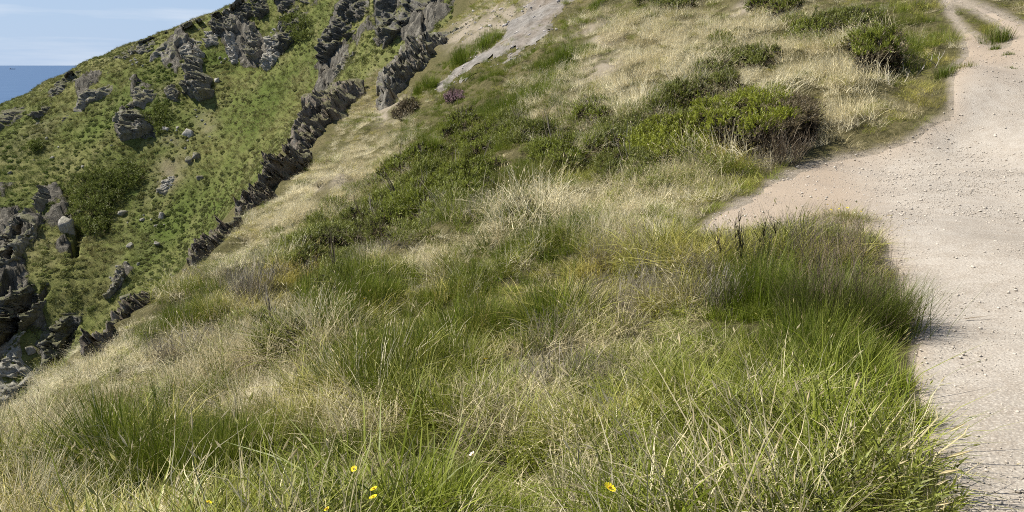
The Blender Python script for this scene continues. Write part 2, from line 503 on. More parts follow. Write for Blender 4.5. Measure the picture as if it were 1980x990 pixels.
def mat_plain(name, col, vary=.3, scale=40, rough=.8, spec=.2):
    g = N(name)
    n = g.noise(scale, 3)
    c = g.mix(g.ramp(n, (.35, 0.0), (.65, 1.0)), tuple(x * (1 - vary) for x in col), tuple(min(1, x * (1 + vary)) for x in col))
    g.principled(c, rough, spec)
    return g.m

M = dict(
    ground=mat_ground(), far=mat_far(), path=mat_path(),
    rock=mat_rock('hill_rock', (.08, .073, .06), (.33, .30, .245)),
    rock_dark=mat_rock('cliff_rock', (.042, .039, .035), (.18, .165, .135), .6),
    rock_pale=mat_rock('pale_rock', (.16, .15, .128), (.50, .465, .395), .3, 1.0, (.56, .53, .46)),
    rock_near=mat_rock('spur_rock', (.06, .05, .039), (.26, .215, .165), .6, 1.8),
    pebble=mat_plain('pebble_stone', (.45, .40, .33), .25, 30),
    scree_stone=mat_plain('scree_stone', (.34, .31, .28), .35, 8),
    grass=leaf_mat('grass_blades'),
    tuft=leaf_mat('hill_tufts', dry=.2, transl=.25),
    rush=leaf_mat('rush_green', (.13, .178, .010), .25),
    rush_dull=leaf_mat('rush_dull_green', (.15, .168, .02), .35),
    rush_dark=leaf_mat('rush_dark_green', (.095, .13, .010), .2),
    gorse=leaf_mat('gorse_green', (.155, .18, .022), .35, (.38, .38, .08)),
    gorse_bright=leaf_mat('gorse_bright', (.215, .24, .025), .4, (.46, .44, .09)),
    gorse_grey=leaf_mat('gorse_grey_green', (.14, .155, .03), .35, (.35, .32, .12)),
    gorse_dead=leaf_mat('gorse_brown', (.17, .135, .075), .35, (.32, .27, .15)),
    gorse_inner_shade=leaf_mat('gorse_litter_shade', (.045, .034, .02), .2, (.09, .07, .045), .0),  # brown litter colour, also darkened to stand for shade inside the bush
    twig=leaf_mat('dead_twig', (.27, .235, .18), .3, (.40, .35, .27), .05),
    twig_brown=leaf_mat('brown_twig', (.17, .13, .085), .3, (.30, .24, .16), .05),
    stem_dark=leaf_mat('dark_stem', (.045, .035, .02), .1, (.12, .10, .06), .0),
    branch_pale=leaf_mat('pale_branch', (.42, .38, .31), .1, (.5, .45, .38), .0),
    straw=leaf_mat('straw_stalk', (.46, .37, .20), .3),
    heather=leaf_mat('heather_pink', (.30, .19, .20), .4, (.42, .30, .30)),
    thicket=leaf_mat('bramble_leaf', (.13, .155, .028), .3, (.24, .25, .07)),
    petal=mat_plain('yellow_petal', (.9, .74, .02), .1, 200),
    petal_white=mat_plain('white_petal', (.75, .70, .62), .1, 200),
    centre=mat_plain('flower_centre', (.55, .33, .02), .2, 400),
)

# ------------------------------------------------------------------ polygons in the photograph (used only to look up what covers a piece of ground)
PATH = [(1900, 5000), (1815, 1100), (1802, 990), (1792, 900), (1778, 800), (1766, 720), (1770, 660), (1748, 600), (1733, 520), (1700, 455), (1640, 442), (1560, 430), (1470, 436), (1365, 445),
        (1400, 405), (1450, 380), (1480, 350), (1550, 322), (1620, 305), (1700, 292), (1770, 262), (1800, 238), (1835, 215), (1836, 150), (1866, 100), (1856, 60), (1835, 30),
        (1822, 0), (1812, -60), (1838, -60), (1868, 0), (1905, 12), (1980, 42), (2100, 75), (2700, 160), (3600, 900), (3600, 5000)]
ISLAND = [(1843, 8), (1880, 20), (1920, 45), (1947, 66), (1948, 84), (1918, 88), (1888, 68), (1866, 50), (1850, 34)]
SCREE = [(1125, -10), (1098, 24), (1060, 68), (1010, 102), (945, 126), (890, 158), (850, 184), (834, 172), (862, 138), (902, 108), (962, 78), (975, 56), (1005, 26), (1030, 0), (1040, -15)]

def path_mask(P):
    px, py = project(P)
    j = 1.0 + 0 * px
    rr_ = np.clip(np.hypot(P[..., 0], P[..., 1]), 2, 30)
    wob = fbm(P, 2.2, 4, 77) * rr_ ** -1 * 52 + fbm(P, .7, 2, 78) * rr_ ** -1 * 60
    return np.minimum(sdf(PATH, px, py), -sdf(ISLAND, px, py)) + wob, px, py

# ------------------------------------------------------------------ the setting
def grid_faces(na, nr, keep=None):
    i, j = np.meshgrid(np.arange(na - 1), np.arange(nr - 1), indexing='ij')
    a = i * nr + j
    q = np.stack([a, a + nr, a + nr + 1, a + 1], -1).reshape(-1, 4)[:, ::-1]
    if keep is not None: q = q[keep.reshape(-1)]
    return q

def compact(V, Q, attrs=None):
    u, inv = np.unique(Q, return_inverse=True)
    return V[u], inv.reshape(Q.shape), {k: a[u] for k, a in (attrs or {}).items()}

nP = np.stack([NEAR.X, NEAR.Y, NEAR.Z], -1)
_px, _py = project(nP)
_m = smooth(-8, -70, np.minimum(sdf(PATH, _px, _py), -sdf(ISLAND, _px, _py))) * smooth(1.6, 2.6, NEAR.R)
_f = np.stack([NEAR.X, NEAR.Y, 0 * NEAR.X], -1)
HUM = np.maximum(vnoise(_f, 1.05, 901) + .5 * vnoise(_f, 2.3, 902), -.25)
NEAR.Z += _m * .13 * HUM * np.clip(NEAR.R / 7, .8, 1.8)
nP = np.stack([NEAR.X, NEAR.Y, NEAR.Z], -1)
pm, ppx, ppy = path_mask(nP)
scr = sdf(SCREE, ppx, ppy) + 16 * fbm(nP, .8, 4, 5)
BARE = [(1150, 70, 60, 28), (1160, 130, 50, 20), (760, 215, 40, 25), (950, 40, 90, 26), (1450, 12, 50, 14), (1620, 335, 60, 30), (640, 350, 50, 18)]
def ell(px, py, cx, cy, rx, ry, ang=0):
    c, s = math.cos(math.radians(ang)), math.sin(math.radians(ang))
    u = ((px - cx) * c + (py - cy) * s) / rx; v = (-(px - cx) * s + (py - cy) * c) / ry
    return np.exp(-(u * u + v * v) ** 1.5)
bare = np.zeros_like(ppx)
for b in BARE: bare = np.maximum(bare, ell(ppx, ppy, *b, -25))
bare = np.clip(np.maximum(np.clip(bare * (.9 + 1.6 * fbm(nP, .9, 4, 12)), 0, .8), np.clip((pm + 12) / 14, 0, 1)), 0, 1)
na, nr = NEAR.X.shape
Vn = nP.reshape(-1, 3).copy()
tag(obj('hillside', mesh_from('hillside', Vn, [grid_faces(na, nr)], {'bare': bare.ravel()}, True), M['ground']), 'sloping clifftop ground under the grass', 'ground', kind='structure')

Vp = nP.copy(); Vp[..., 2] += -.012 + (.026 + 0.007 * fbm(nP, 1.7, 4, 9)) * np.clip(pm / 16, 0, 1)
pc = np.minimum(np.minimum(pm[:-1, :-1], pm[1:, :-1]), np.minimum(pm[:-1, 1:], pm[1:, 1:]))
pv, pq, pa = compact(Vp.reshape(-1, 3), grid_faces(na, nr, pc > -1), {'soil': np.clip(ell(ppx, ppy, 1520, 380, 170, 60) * 1.3 + ell(ppx, ppy, 1930, 100, 110, 60) * .7 + np.clip(1 - pm / 45, 0, 1) * .8, 0, 1).ravel()})
tag(obj('path', mesh_from('path', pv, [pq], pa, True), M['path']), 'pale gravel footpath climbing along the right side', 'path', kind='structure')

Vs = nP.copy(); Vs[..., 2] += -.04 + np.clip(scr / 14, 0, 1) * (.10 + .06 * fbm(nP, 1.5, 3, 8))
sc_ = np.minimum(np.minimum(scr[:-1, :-1], scr[1:, :-1]), np.minimum(scr[:-1, 1:], scr[1:, 1:]))
sv, sq, sa = compact(Vs.reshape(-1, 3), grid_faces(na, nr, (sc_ > 0) & (NEAR.R[:-1, :-1] < 90)), None)
g = N('scree'); n1 = g.noise(2.5, 6, .7); n2 = g.noise(.4, 3)
g.principled(g.mix(g.ramp(n2, (.4, 0.0), (.6, 1.0)), g.ramp(n1, (.35, (.15, .138, .12)), (.65, (.29, .268, .235))), g.ramp(n1, (.35, (.145, .12, .09)), (.65, (.26, .225, .185)))), .95, .1, g.bump(n1, 1, .15))
tag(obj('scree', mesh_from('scree', sv, [sq], None, True), g.m), 'pale grey scree running down the grassy slope', 'scree', kind='structure')

fP = np.stack([FAR.X, FAR.Y, FAR.Z], -1)
fpx, fpy = project(fP)
fb = np.zeros_like(fpx); fl = np.zeros_like(fpx)
for b in [(335, 330, 34, 30, -40), (400, 240, 25, 30, -60), (330, 270, 25, 14, 0), (235, 520, 30, 20, -50), (60, 270, 60, 22, -35), (290, 470, 40, 20, -50), (30, 470, 50, 40, -50), (320, 355, 40, 20, -30), (300, 200, 60, 25, -30)]:
    fb = np.maximum(fb, ell(fpx, fpy, *b))
for b in [(285, 440, 26, 18, 0), (420, 115, 60, 20, 10), (300, 225, 50, 40, 0), (480, 230, 60, 40, -45), (240, 350, 50, 40, 0), (420, 400, 60, 20, -50), (330, 440, 140, 30, -50), (200, 240, 70, 20, -30), (60, 620, 25, 20, 0), (520, 190, 40, 60, 30)]:
    fl = np.maximum(fl, ell(fpx, fpy, *b))
fn = fbm(fP, .35, 4, 61) * .5 + .5
tag(obj('headland', mesh_from('headland', fP.reshape(-1, 3), [grid_faces(*FAR.X.shape)], {'rock': RK.ravel(), 'bare': np.clip(fb * fn * .8, 0, 1).ravel(), 'lush': np.clip(fl * (1.3 - fn) * .9, 0, 1).ravel()}, True), M['far']),
    'steep green headland across the gully', 'headland', kind='structure')

# the sea: one sheet to the horizon
g = N('sea_water')
n1 = g.noise(.012, 5, .6, g.maps((1, 3, 1))); n2 = g.noise(.25, 4, .6)
c = g.ramp(n1, (.35, (.036, .088, .18)), (.65, (.05, .11, .208)))
g.principled(c, .55, .25, g.bump(n2, .3, .5))
S = 60000.0
me = mesh_from('sea', [(-S, -2000, -62), (S, -2000, -62), (S, S, -62), (-S, S, -62)], [[(0, 1, 2, 3)]])
tag(obj('sea', me, g.m), 'calm blue sea reaching to the horizon', 'sea', kind='structure')

# ------------------------------------------------------------------ rocks
def outcrop(poly, surf, amp, mat, label, seed, overhang=.5, rr=None, name='rock_outcrop', block=.8, cat='rock', strata=(.5, .35, 1.0)):
    """a crag: the stretch of hillside inside the outline pushed out into broken blocks, closed behind"""
    amp = amp * (.62 if rr is None else .68)
    poly = np.asarray(poly, float)
    if rr is None: poly = poly.mean(0) + (poly - poly.mean(0)) * 1.12
    x0, y0 = poly.min(0); x1, y1 = poly.max(0)
    size = max(x1 - x0, y1 - y0); thin = min(x1 - x0, y1 - y0)
    step = max(size / 84, .8)
    gx = np.arange(x0 - 3 * step, x1 + 3.1 * step, step); gy = np.arange(y0 - 3 * step, y1 + 3.1 * step, step)
    PX, PY = np.meshgrid(gx, gy, indexing='ij')
    if rr is None:
        P, hit = surf.cast(PX.ravel(), PY.ravel(), -.1)
        P = P.reshape(PX.shape + (3,)); hit = hit.reshape(PX.shape)
        R = np.hypot(P[..., 0], P[..., 1])
        if hit.any():
            rm = np.median(R[hit & (sdf(poly, PX, PY) > 0)] if (hit & (sdf(poly, PX, PY) > 0)).any() else R[hit])
            R = np.where(hit, np.clip(R, rm * .96, rm * 1.04), rm)
    else:   # distances given at the outline's lowest and highest point
        R = rr[0] + (rr[1] - rr[0]) * np.clip((y1 - PY) / (y1 - y0), -.1, 1.1)
    P = at_r(PX, PY, R)
    rm = float(np.median(R))
    mpp = rm / F                                           # metres per pixel
    wob = fbm(P, 3.0 / (size * mpp), 3, seed) * thin * .14
    d = sdf(poly, PX, PY) + wob
    m = smooth(-.5 * step, max(.16 * thin, 2 * step), d)
    vfrac = np.clip((PY - y0) / (y1 - y0), 0, 1)
    s = block / (size * mpp) * 6
    Q = P * np.array(strata)
    f1 = facet(Q, s * .55, seed + 1, 1.2); f2 = facet(Q, s * 1.5, seed + 2, 1.0); f3 = facet(Q, s * 4.2, seed + 3, .8)
    tq = P @ np.array([[.82, .25, .52], [-.3, .95, 0], [-.5, -.2, .84]]).T
    bed = vnoise(tq * np.array([3.2, .5, .35]), s * 1.1, seed + 5)
    crack = smooth(.16, 0, np.abs(vnoise(tq * np.array([.5, 1.4, .4]), s * .8, seed + 6))) + .6 * smooth(.12, 0, np.abs(vnoise(tq * np.array([.9, .5, 1.2]), s * 1.5, seed + 7)))
    disp = amp * m * (.50 + overhang * (vfrac - .35) + .26 * f1 + .22 * f2 + .14 * f3 + .12 * bed - .34 * crack)
    disp = np.where(d < 0, -amp * .25, disp)
    du = P[-1].mean(0) - P[0].mean(0); dv = P[:, 0].mean(0) - P[:, -1].mean(0)
    nn = np.cross(du, dv); nn /= np.linalg.norm(nn); nn = nn * np.sign(nn[2] + 1e-9)
    out = nn + np.array([.05, -.75, -.2]); out /= np.linalg.norm(out)     # outwards from the hillside
    side = np.array([-.6, -.1, .1])
    V = P + disp[..., None] * out + (amp * m * (.28 * f2 + .12 * f1 - .15 * crack))[..., None] * side
    keep = d > -2.2 * step
    kc = keep[:-1, :-1] & keep[1:, :-1] & keep[:-1, 1:] & keep[1:, 1:]
    q = grid_faces(*PX.shape, kc)[:, ::-1]
    v, q, _ = compact(V.reshape(-1, 3), q)
    # a back, so that the crag is a solid body
    e = np.concatenate([q[:, [0, 1]], q[:, [1, 2]], q[:, [2, 3]], q[:, [3, 0]]])
    key = {}
    for a, b in e.tolist():
        if (b, a) in key: del key[(b, a)]
        else: key[(a, b)] = 1
    be = np.array(list(key.keys()))
    n = len(v); back = v + np.array([-.15, .75, -.65]) * max(amp * .8, .4)
    v = np.r_[v, back]
    sk = np.c_[be[:, 1], be[:, 0], be[:, 0] + n, be[:, 1] + n]
    base = np.array([v[:n, 0].mean(), v[:n, 1].mean(), v[:n, 2].min()])
    me = mesh_from(name, v - base, [q, sk, q[:, ::-1] + n])
    return tag(obj(name, me, mat, loc=base), label, cat)

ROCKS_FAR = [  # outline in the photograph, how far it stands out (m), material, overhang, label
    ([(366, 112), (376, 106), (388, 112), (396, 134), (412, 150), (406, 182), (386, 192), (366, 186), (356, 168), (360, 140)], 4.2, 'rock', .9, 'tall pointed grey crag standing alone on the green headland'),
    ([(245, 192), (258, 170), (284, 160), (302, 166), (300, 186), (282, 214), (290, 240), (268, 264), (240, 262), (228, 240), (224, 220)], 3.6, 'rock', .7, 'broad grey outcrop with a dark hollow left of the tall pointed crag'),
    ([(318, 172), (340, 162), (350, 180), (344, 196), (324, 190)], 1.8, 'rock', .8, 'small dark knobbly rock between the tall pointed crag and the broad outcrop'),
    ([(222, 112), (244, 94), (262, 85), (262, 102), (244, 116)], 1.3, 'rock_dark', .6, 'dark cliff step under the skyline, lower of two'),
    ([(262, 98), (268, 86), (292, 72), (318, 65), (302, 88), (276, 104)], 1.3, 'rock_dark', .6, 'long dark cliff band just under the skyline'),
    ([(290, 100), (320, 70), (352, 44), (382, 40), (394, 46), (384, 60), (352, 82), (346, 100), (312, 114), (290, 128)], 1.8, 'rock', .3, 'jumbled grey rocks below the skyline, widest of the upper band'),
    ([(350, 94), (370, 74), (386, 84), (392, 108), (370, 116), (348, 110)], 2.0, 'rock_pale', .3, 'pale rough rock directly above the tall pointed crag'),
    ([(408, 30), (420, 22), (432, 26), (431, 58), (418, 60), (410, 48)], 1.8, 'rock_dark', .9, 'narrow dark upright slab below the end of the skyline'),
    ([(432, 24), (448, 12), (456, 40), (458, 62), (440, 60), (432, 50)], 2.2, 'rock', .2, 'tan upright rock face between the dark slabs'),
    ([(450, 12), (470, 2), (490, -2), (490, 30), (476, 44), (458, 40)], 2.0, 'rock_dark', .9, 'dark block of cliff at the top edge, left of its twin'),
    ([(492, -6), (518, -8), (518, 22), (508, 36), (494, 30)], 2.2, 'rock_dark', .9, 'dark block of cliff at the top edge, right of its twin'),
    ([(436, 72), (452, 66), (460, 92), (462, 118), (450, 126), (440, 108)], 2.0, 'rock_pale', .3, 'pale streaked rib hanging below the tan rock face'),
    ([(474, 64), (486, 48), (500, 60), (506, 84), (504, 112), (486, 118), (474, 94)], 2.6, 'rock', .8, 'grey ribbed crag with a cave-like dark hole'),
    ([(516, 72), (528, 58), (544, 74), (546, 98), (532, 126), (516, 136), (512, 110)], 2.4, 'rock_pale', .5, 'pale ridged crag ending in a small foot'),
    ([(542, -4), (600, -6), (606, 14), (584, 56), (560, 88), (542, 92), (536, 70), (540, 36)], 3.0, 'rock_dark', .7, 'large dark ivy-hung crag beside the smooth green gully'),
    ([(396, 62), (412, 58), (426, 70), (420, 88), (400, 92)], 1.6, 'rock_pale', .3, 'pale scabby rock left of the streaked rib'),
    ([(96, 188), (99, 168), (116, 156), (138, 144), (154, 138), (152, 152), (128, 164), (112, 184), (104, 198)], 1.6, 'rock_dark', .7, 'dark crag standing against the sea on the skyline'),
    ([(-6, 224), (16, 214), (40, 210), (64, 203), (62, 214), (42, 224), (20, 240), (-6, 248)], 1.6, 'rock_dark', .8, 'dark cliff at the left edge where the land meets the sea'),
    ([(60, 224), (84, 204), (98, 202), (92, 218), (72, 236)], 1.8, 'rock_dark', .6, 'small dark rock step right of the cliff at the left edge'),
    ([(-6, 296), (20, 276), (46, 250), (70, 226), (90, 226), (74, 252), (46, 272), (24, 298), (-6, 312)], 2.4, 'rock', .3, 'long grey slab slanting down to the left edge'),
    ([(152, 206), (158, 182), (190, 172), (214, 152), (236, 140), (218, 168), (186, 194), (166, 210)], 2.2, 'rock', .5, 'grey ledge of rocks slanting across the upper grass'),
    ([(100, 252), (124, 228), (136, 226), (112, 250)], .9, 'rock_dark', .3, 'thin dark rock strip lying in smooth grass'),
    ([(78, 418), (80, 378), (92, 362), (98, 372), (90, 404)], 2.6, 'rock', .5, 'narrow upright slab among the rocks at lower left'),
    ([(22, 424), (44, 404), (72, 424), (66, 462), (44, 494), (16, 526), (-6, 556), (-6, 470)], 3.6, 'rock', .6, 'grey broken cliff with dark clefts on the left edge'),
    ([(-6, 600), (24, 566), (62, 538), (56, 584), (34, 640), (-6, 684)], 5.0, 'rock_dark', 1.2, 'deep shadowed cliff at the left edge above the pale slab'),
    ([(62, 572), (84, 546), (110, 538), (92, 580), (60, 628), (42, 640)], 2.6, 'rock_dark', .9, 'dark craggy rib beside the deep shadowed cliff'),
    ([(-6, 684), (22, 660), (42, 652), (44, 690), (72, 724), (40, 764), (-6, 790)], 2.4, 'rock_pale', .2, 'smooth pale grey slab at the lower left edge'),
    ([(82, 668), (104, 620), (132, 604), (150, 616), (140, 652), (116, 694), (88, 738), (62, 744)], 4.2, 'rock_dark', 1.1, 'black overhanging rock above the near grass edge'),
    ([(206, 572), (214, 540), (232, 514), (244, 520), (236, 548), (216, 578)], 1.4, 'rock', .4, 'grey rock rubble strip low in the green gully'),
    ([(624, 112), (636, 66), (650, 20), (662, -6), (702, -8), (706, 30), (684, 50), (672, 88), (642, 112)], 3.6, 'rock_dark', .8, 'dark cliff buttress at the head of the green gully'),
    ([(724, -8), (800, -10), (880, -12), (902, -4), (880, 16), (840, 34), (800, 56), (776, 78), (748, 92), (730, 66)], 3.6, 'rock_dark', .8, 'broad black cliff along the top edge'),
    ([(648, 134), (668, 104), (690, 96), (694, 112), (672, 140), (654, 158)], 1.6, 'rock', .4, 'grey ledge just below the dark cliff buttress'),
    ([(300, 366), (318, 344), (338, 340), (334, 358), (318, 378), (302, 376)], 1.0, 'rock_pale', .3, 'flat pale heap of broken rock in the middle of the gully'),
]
for k, (pl, amp, mt, ov, lab) in enumerate(ROCKS_FAR):
    outcrop(pl, FAR, amp, M[mt], lab, 100 + k * 9, ov, block=1.1)
ROCKS_NEAR = [
    ([(696, 142), (664, 158), (628, 166), (600, 186), (588, 216), (574, 252), (560, 290), (580, 312), (606, 306), (636, 276), (660, 232), (698, 184)], 1.9, (39, 54), .8, 'rugged brown rock rib along the spur edge, longest of them'),
    ([(598, 196), (572, 232), (556, 282), (572, 300), (592, 256)], .9, (42, 46), .3, 'grey slab leaning on the upper side of the long brown rib'),
    ([(498, 372), (512, 330), (536, 304), (572, 282), (598, 296), (584, 326), (552, 368), (524, 394)], 1.6, (29.5, 36), .9, 'brown rock with a black overhang on the spur edge'),
    ([(452, 404), (474, 376), (506, 356), (532, 380), (500, 408)], .9, (26.5, 29.5), .5, 'low brown rock below the black overhang'),
    ([(600, 396), (618, 362), (648, 348), (644, 372), (616, 414), (602, 412)], .7, (24, 27), .5, 'small grey rock in dry grass below the spur edge'),
    ([(356, 526), (384, 474), (422, 426), (464, 416), (454, 458), (414, 496)], 1.0, (19.0, 24), .6, 'grey-brown rock face on the lower spur edge'),
    ([(160, 690), (190, 650), (232, 610), (270, 582), (310, 552), (296, 600), (240, 644), (192, 682)], .9, (13.2, 18), .9, 'dark cracked ledge on the edge above the near grass'),
    ([(734, 226), (734, 176), (742, 138), (760, 102), (792, 86), (836, 66), (880, 56), (894, 76), (874, 100), (846, 124), (814, 154), (786, 178), (758, 212)], 2.4, (44, 58), .8, 'big grey outcrop beside the pale scree'),
    ([(866, 70), (900, 46), (924, 44), (910, 76), (874, 96)], 1.0, (55, 60), .4, 'small grey rock at the upper end of the big outcrop'),
]
for k, (pl, amp, r2, ov, lab) in enumerate(ROCKS_NEAR):
    outcrop(pl, NEAR, amp, M['rock' if k in (4, 7, 8) else 'rock_near'], lab, 500 + k * 9, ov, rr=r2, block=1.7)

def boulder_mesh(name, seed, sx=1, sy=1, sz=1, sub=3, rough=.09):
    r = np.random.default_rng(seed)
    bm = bmesh.new(); bmesh.ops.create_icosphere(bm, subdivisions=sub, radius=1)
    D = np.array([v.co[:] for v in bm.verts]); Fc = [[v.index for v in f.verts] for f in bm.faces]
    bm.free()
    n = r.normal(size=(4, 3)); n /= np.linalg.norm(n, axis=1)[:, None]
    n = np.r_[n, -n[:2] + .3 * r.normal(size=(2, 3)), np.eye(3), -np.eye(3)]; n /= np.linalg.norm(n, axis=1)[:, None]
    h = r.uniform(.38, .95, len(n))
    c = D @ n.T
    rad = np.where(c > .08, h / np.maximum(c, .08), 9).min(1)
    V = D * rad[:, None]
    V += D * (rough * fbm(V, 3.0, 3, seed))[:, None]
    V *= np.array([sx, sy, sz])
    return mesh_from(name, V, [Fc])

bmeshes = [boulder_mesh('boulder_%d' % k, 40 + k, 1, .8, .75) for k in range(6)]
def place_boulder(px, py, w, label, k, mat='rock_pale', squash=1.0, group=None, surf=FAR, name='boulder', tilt=.5):
    P, h = surf.cast([px], [py]); P = P[0]
    s = w * math.hypot(P[0], P[1]) / F * .58
    me = bmeshes[k % 6]
    if mat != 'rock_pale': me = me.copy(); me.materials.clear()
    o = obj(name, me, M[mat], loc=P + np.array([0, 0, s * .12]))
    o.scale = (s, s, s * squash)
    o.rotation_euler = (tilt * (random.random() - .5), .5 * (random.random() - .5) + .25, random.uniform(0, 6.3))
    return tag(o, label, 'boulder', group)
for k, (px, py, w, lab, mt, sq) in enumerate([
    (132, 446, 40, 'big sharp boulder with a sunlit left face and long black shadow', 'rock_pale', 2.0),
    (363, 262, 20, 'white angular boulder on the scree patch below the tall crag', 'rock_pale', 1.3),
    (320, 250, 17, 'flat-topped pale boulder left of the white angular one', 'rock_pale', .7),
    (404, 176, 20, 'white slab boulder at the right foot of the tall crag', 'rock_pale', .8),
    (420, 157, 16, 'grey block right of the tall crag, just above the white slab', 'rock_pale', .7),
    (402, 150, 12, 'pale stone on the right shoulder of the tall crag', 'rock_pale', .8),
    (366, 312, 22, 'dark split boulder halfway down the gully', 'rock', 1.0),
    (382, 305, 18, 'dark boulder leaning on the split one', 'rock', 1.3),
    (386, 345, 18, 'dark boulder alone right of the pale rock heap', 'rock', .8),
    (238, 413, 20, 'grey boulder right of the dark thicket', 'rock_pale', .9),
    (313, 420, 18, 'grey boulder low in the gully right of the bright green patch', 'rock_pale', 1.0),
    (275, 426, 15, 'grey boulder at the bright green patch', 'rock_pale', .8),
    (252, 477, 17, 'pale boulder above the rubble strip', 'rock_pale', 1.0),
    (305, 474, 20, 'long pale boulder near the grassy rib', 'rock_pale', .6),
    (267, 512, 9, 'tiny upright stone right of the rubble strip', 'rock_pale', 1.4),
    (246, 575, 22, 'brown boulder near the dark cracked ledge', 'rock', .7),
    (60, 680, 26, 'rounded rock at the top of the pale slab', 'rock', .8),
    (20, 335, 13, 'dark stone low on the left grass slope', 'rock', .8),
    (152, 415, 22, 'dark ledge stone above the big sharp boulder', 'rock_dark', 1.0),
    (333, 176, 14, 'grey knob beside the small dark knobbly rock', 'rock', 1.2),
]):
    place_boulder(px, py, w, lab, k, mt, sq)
G1 = 'pale stones scattered down the green gully'
for k in range(46):
    a = random.choice([(350, 268, 40, 30), (392, 240, 20, 25), (325, 360, 25, 14), (250, 450, 35, 40), (235, 510, 22, 25), (300, 440, 30, 30), (110, 290, 60, 30), (265, 120, 30, 14), (430, 120, 20, 16), (225, 545, 16, 20)])
    place_boulder(a[0] + random.gauss(0, .5) * a[2], a[1] + random.gauss(0, .5) * a[3], random.uniform(4, 8.5), 'small pale stone lying in the grass of the headland', k, group=G1, name='hillside_stone')

# ------------------------------------------------------------------ blades, shoots and clumps
def blades(n, base, az, length, lean, curl, width, segs=3, head=None, seed=0, kink=0.0, droop=0.0):
    """n curved tapering blades; all arguments arrays of length n (base (n,3)). Returns V, faces, bt, bv"""
    r = np.random.default_rng(seed)
    T = np.linspace(0, 1, segs + 1)
    dirx, diry = np.cos(az), np.sin(az)
    wa = az + np.pi / 2 + r.uniform(-.9, .9, n)
    V = []; bt = []
    pos = []
    for t in T:
        h = length * (lean * t + curl * t * t)
        z = length * (t * np.sqrt(np.clip(1 - (lean + curl * .6) ** 2 * .6, .08, 1)) - droop * t ** 3)
        x = base[:, 0] + dirx * h + kink * length * r.normal(size=n) * t
        y = base[:, 1] + diry * h + kink * length * r.normal(size=n) * t
        pos.append(np.stack([x, y, base[:, 2] + z], -1))
    W = np.stack([np.cos(wa), np.sin(wa), r.uniform(-.3, .3, n)], -1)
    for k, t in enumerate(T[:-1]):
        w = (width * (1 - t ** 1.6 * .8) * .5)[:, None] * W
        V += [pos[k] - w, pos[k] + w]; bt += [np.full(n, t)] * 2
    V.append(pos[-1]); bt.append(np.ones(n))
    V = np.stack(V, 1); m = V.shape[1]
    bt = np.stack(bt, 1)
    i = (np.arange(n) * m)[:, None]
    q = [i + np.array([[2 * k, 2 * k + 1, 2 * k + 3, 2 * k + 2]]) for k in range(segs - 1)]
    q = np.concatenate(q) if q else np.zeros((0, 4), int)
    t3 = i + np.array([[2 * segs - 2, 2 * segs - 1, 2 * segs]])
    bv = np.repeat(r.uniform(0, 1, n)[:, None], m, 1)
    V = V.reshape(-1, 3); bt = bt.ravel(); bv = bv.ravel()
    if head:       # a seed head: a spindle along the tip
        hl, hw, frac = head
        sel = r.uniform(0, 1, n) < frac; ns = int(sel.sum())
        d = pos[-1][sel] - pos[-2][sel]; d /= np.linalg.norm(d, axis=1)[:, None] + 1e-9
        p = pos[-1][sel]; L = hl * r.uniform(.7, 1.3, ns)[:, None]
        hv = []
        u = np.cross(d, np.array([0.3, .2, 1.0])); u /= np.linalg.norm(u, axis=1)[:, None] + 1e-9
        v2 = np.cross(d, u)
        ww = hw * .5
        for w_ in (u, v2):
            hv += [p - d * L * .3, p + w_ * ww + d * L * .15, p + d * L * .8, p - w_ * ww + d * L * .15]
        hv = np.stack(hv, 1)
        o = len(V); ii = o + (np.arange(ns) * 8)[:, None]
        q = np.concatenate([q, ii + np.array([[0, 1, 2, 3]]), ii + np.array([[4, 5, 6, 7]])])
        V = np.r_[V, hv.reshape(-1, 3)]; bt = np.r_[bt, np.ones(ns * 8)]; bv = np.r_[bv, np.repeat(r.uniform(.5, 1, ns), 8)]
    return V, [q, t3], bt, bv

def join(parts):
    Vs, Qs, Ts, bts, bvs = [], [], [], [], []
    o = 0
    for V, (q, t), bt, bv in parts:
        Vs.append(V); Qs.append(q + o); Ts.append(t + o); bts.append(bt); bvs.append(bv); o += len(V)
    return np.concatenate(Vs), [np.concatenate(Qs), np.concatenate(Ts)], np.concatenate(bts), np.concatenate(bvs)

def bmesh_of(name, parts):
    V, f, bt, bv = join(parts)
    return mesh_from(name, V, f, {'bt': bt, 'bv': bv})

def disk(n, rad, seed, p=.5):
    r = np.random.default_rng(seed)
    a = r.uniform(0, 2 * np.pi, n); d = rad * r.uniform(0, 1, n) ** p
    return np.c_[np.cos(a) * d, np.sin(a) * d, np.zeros(n) - .02], a, r

def U(r, a, b, n): return r.uniform(a, b, n)

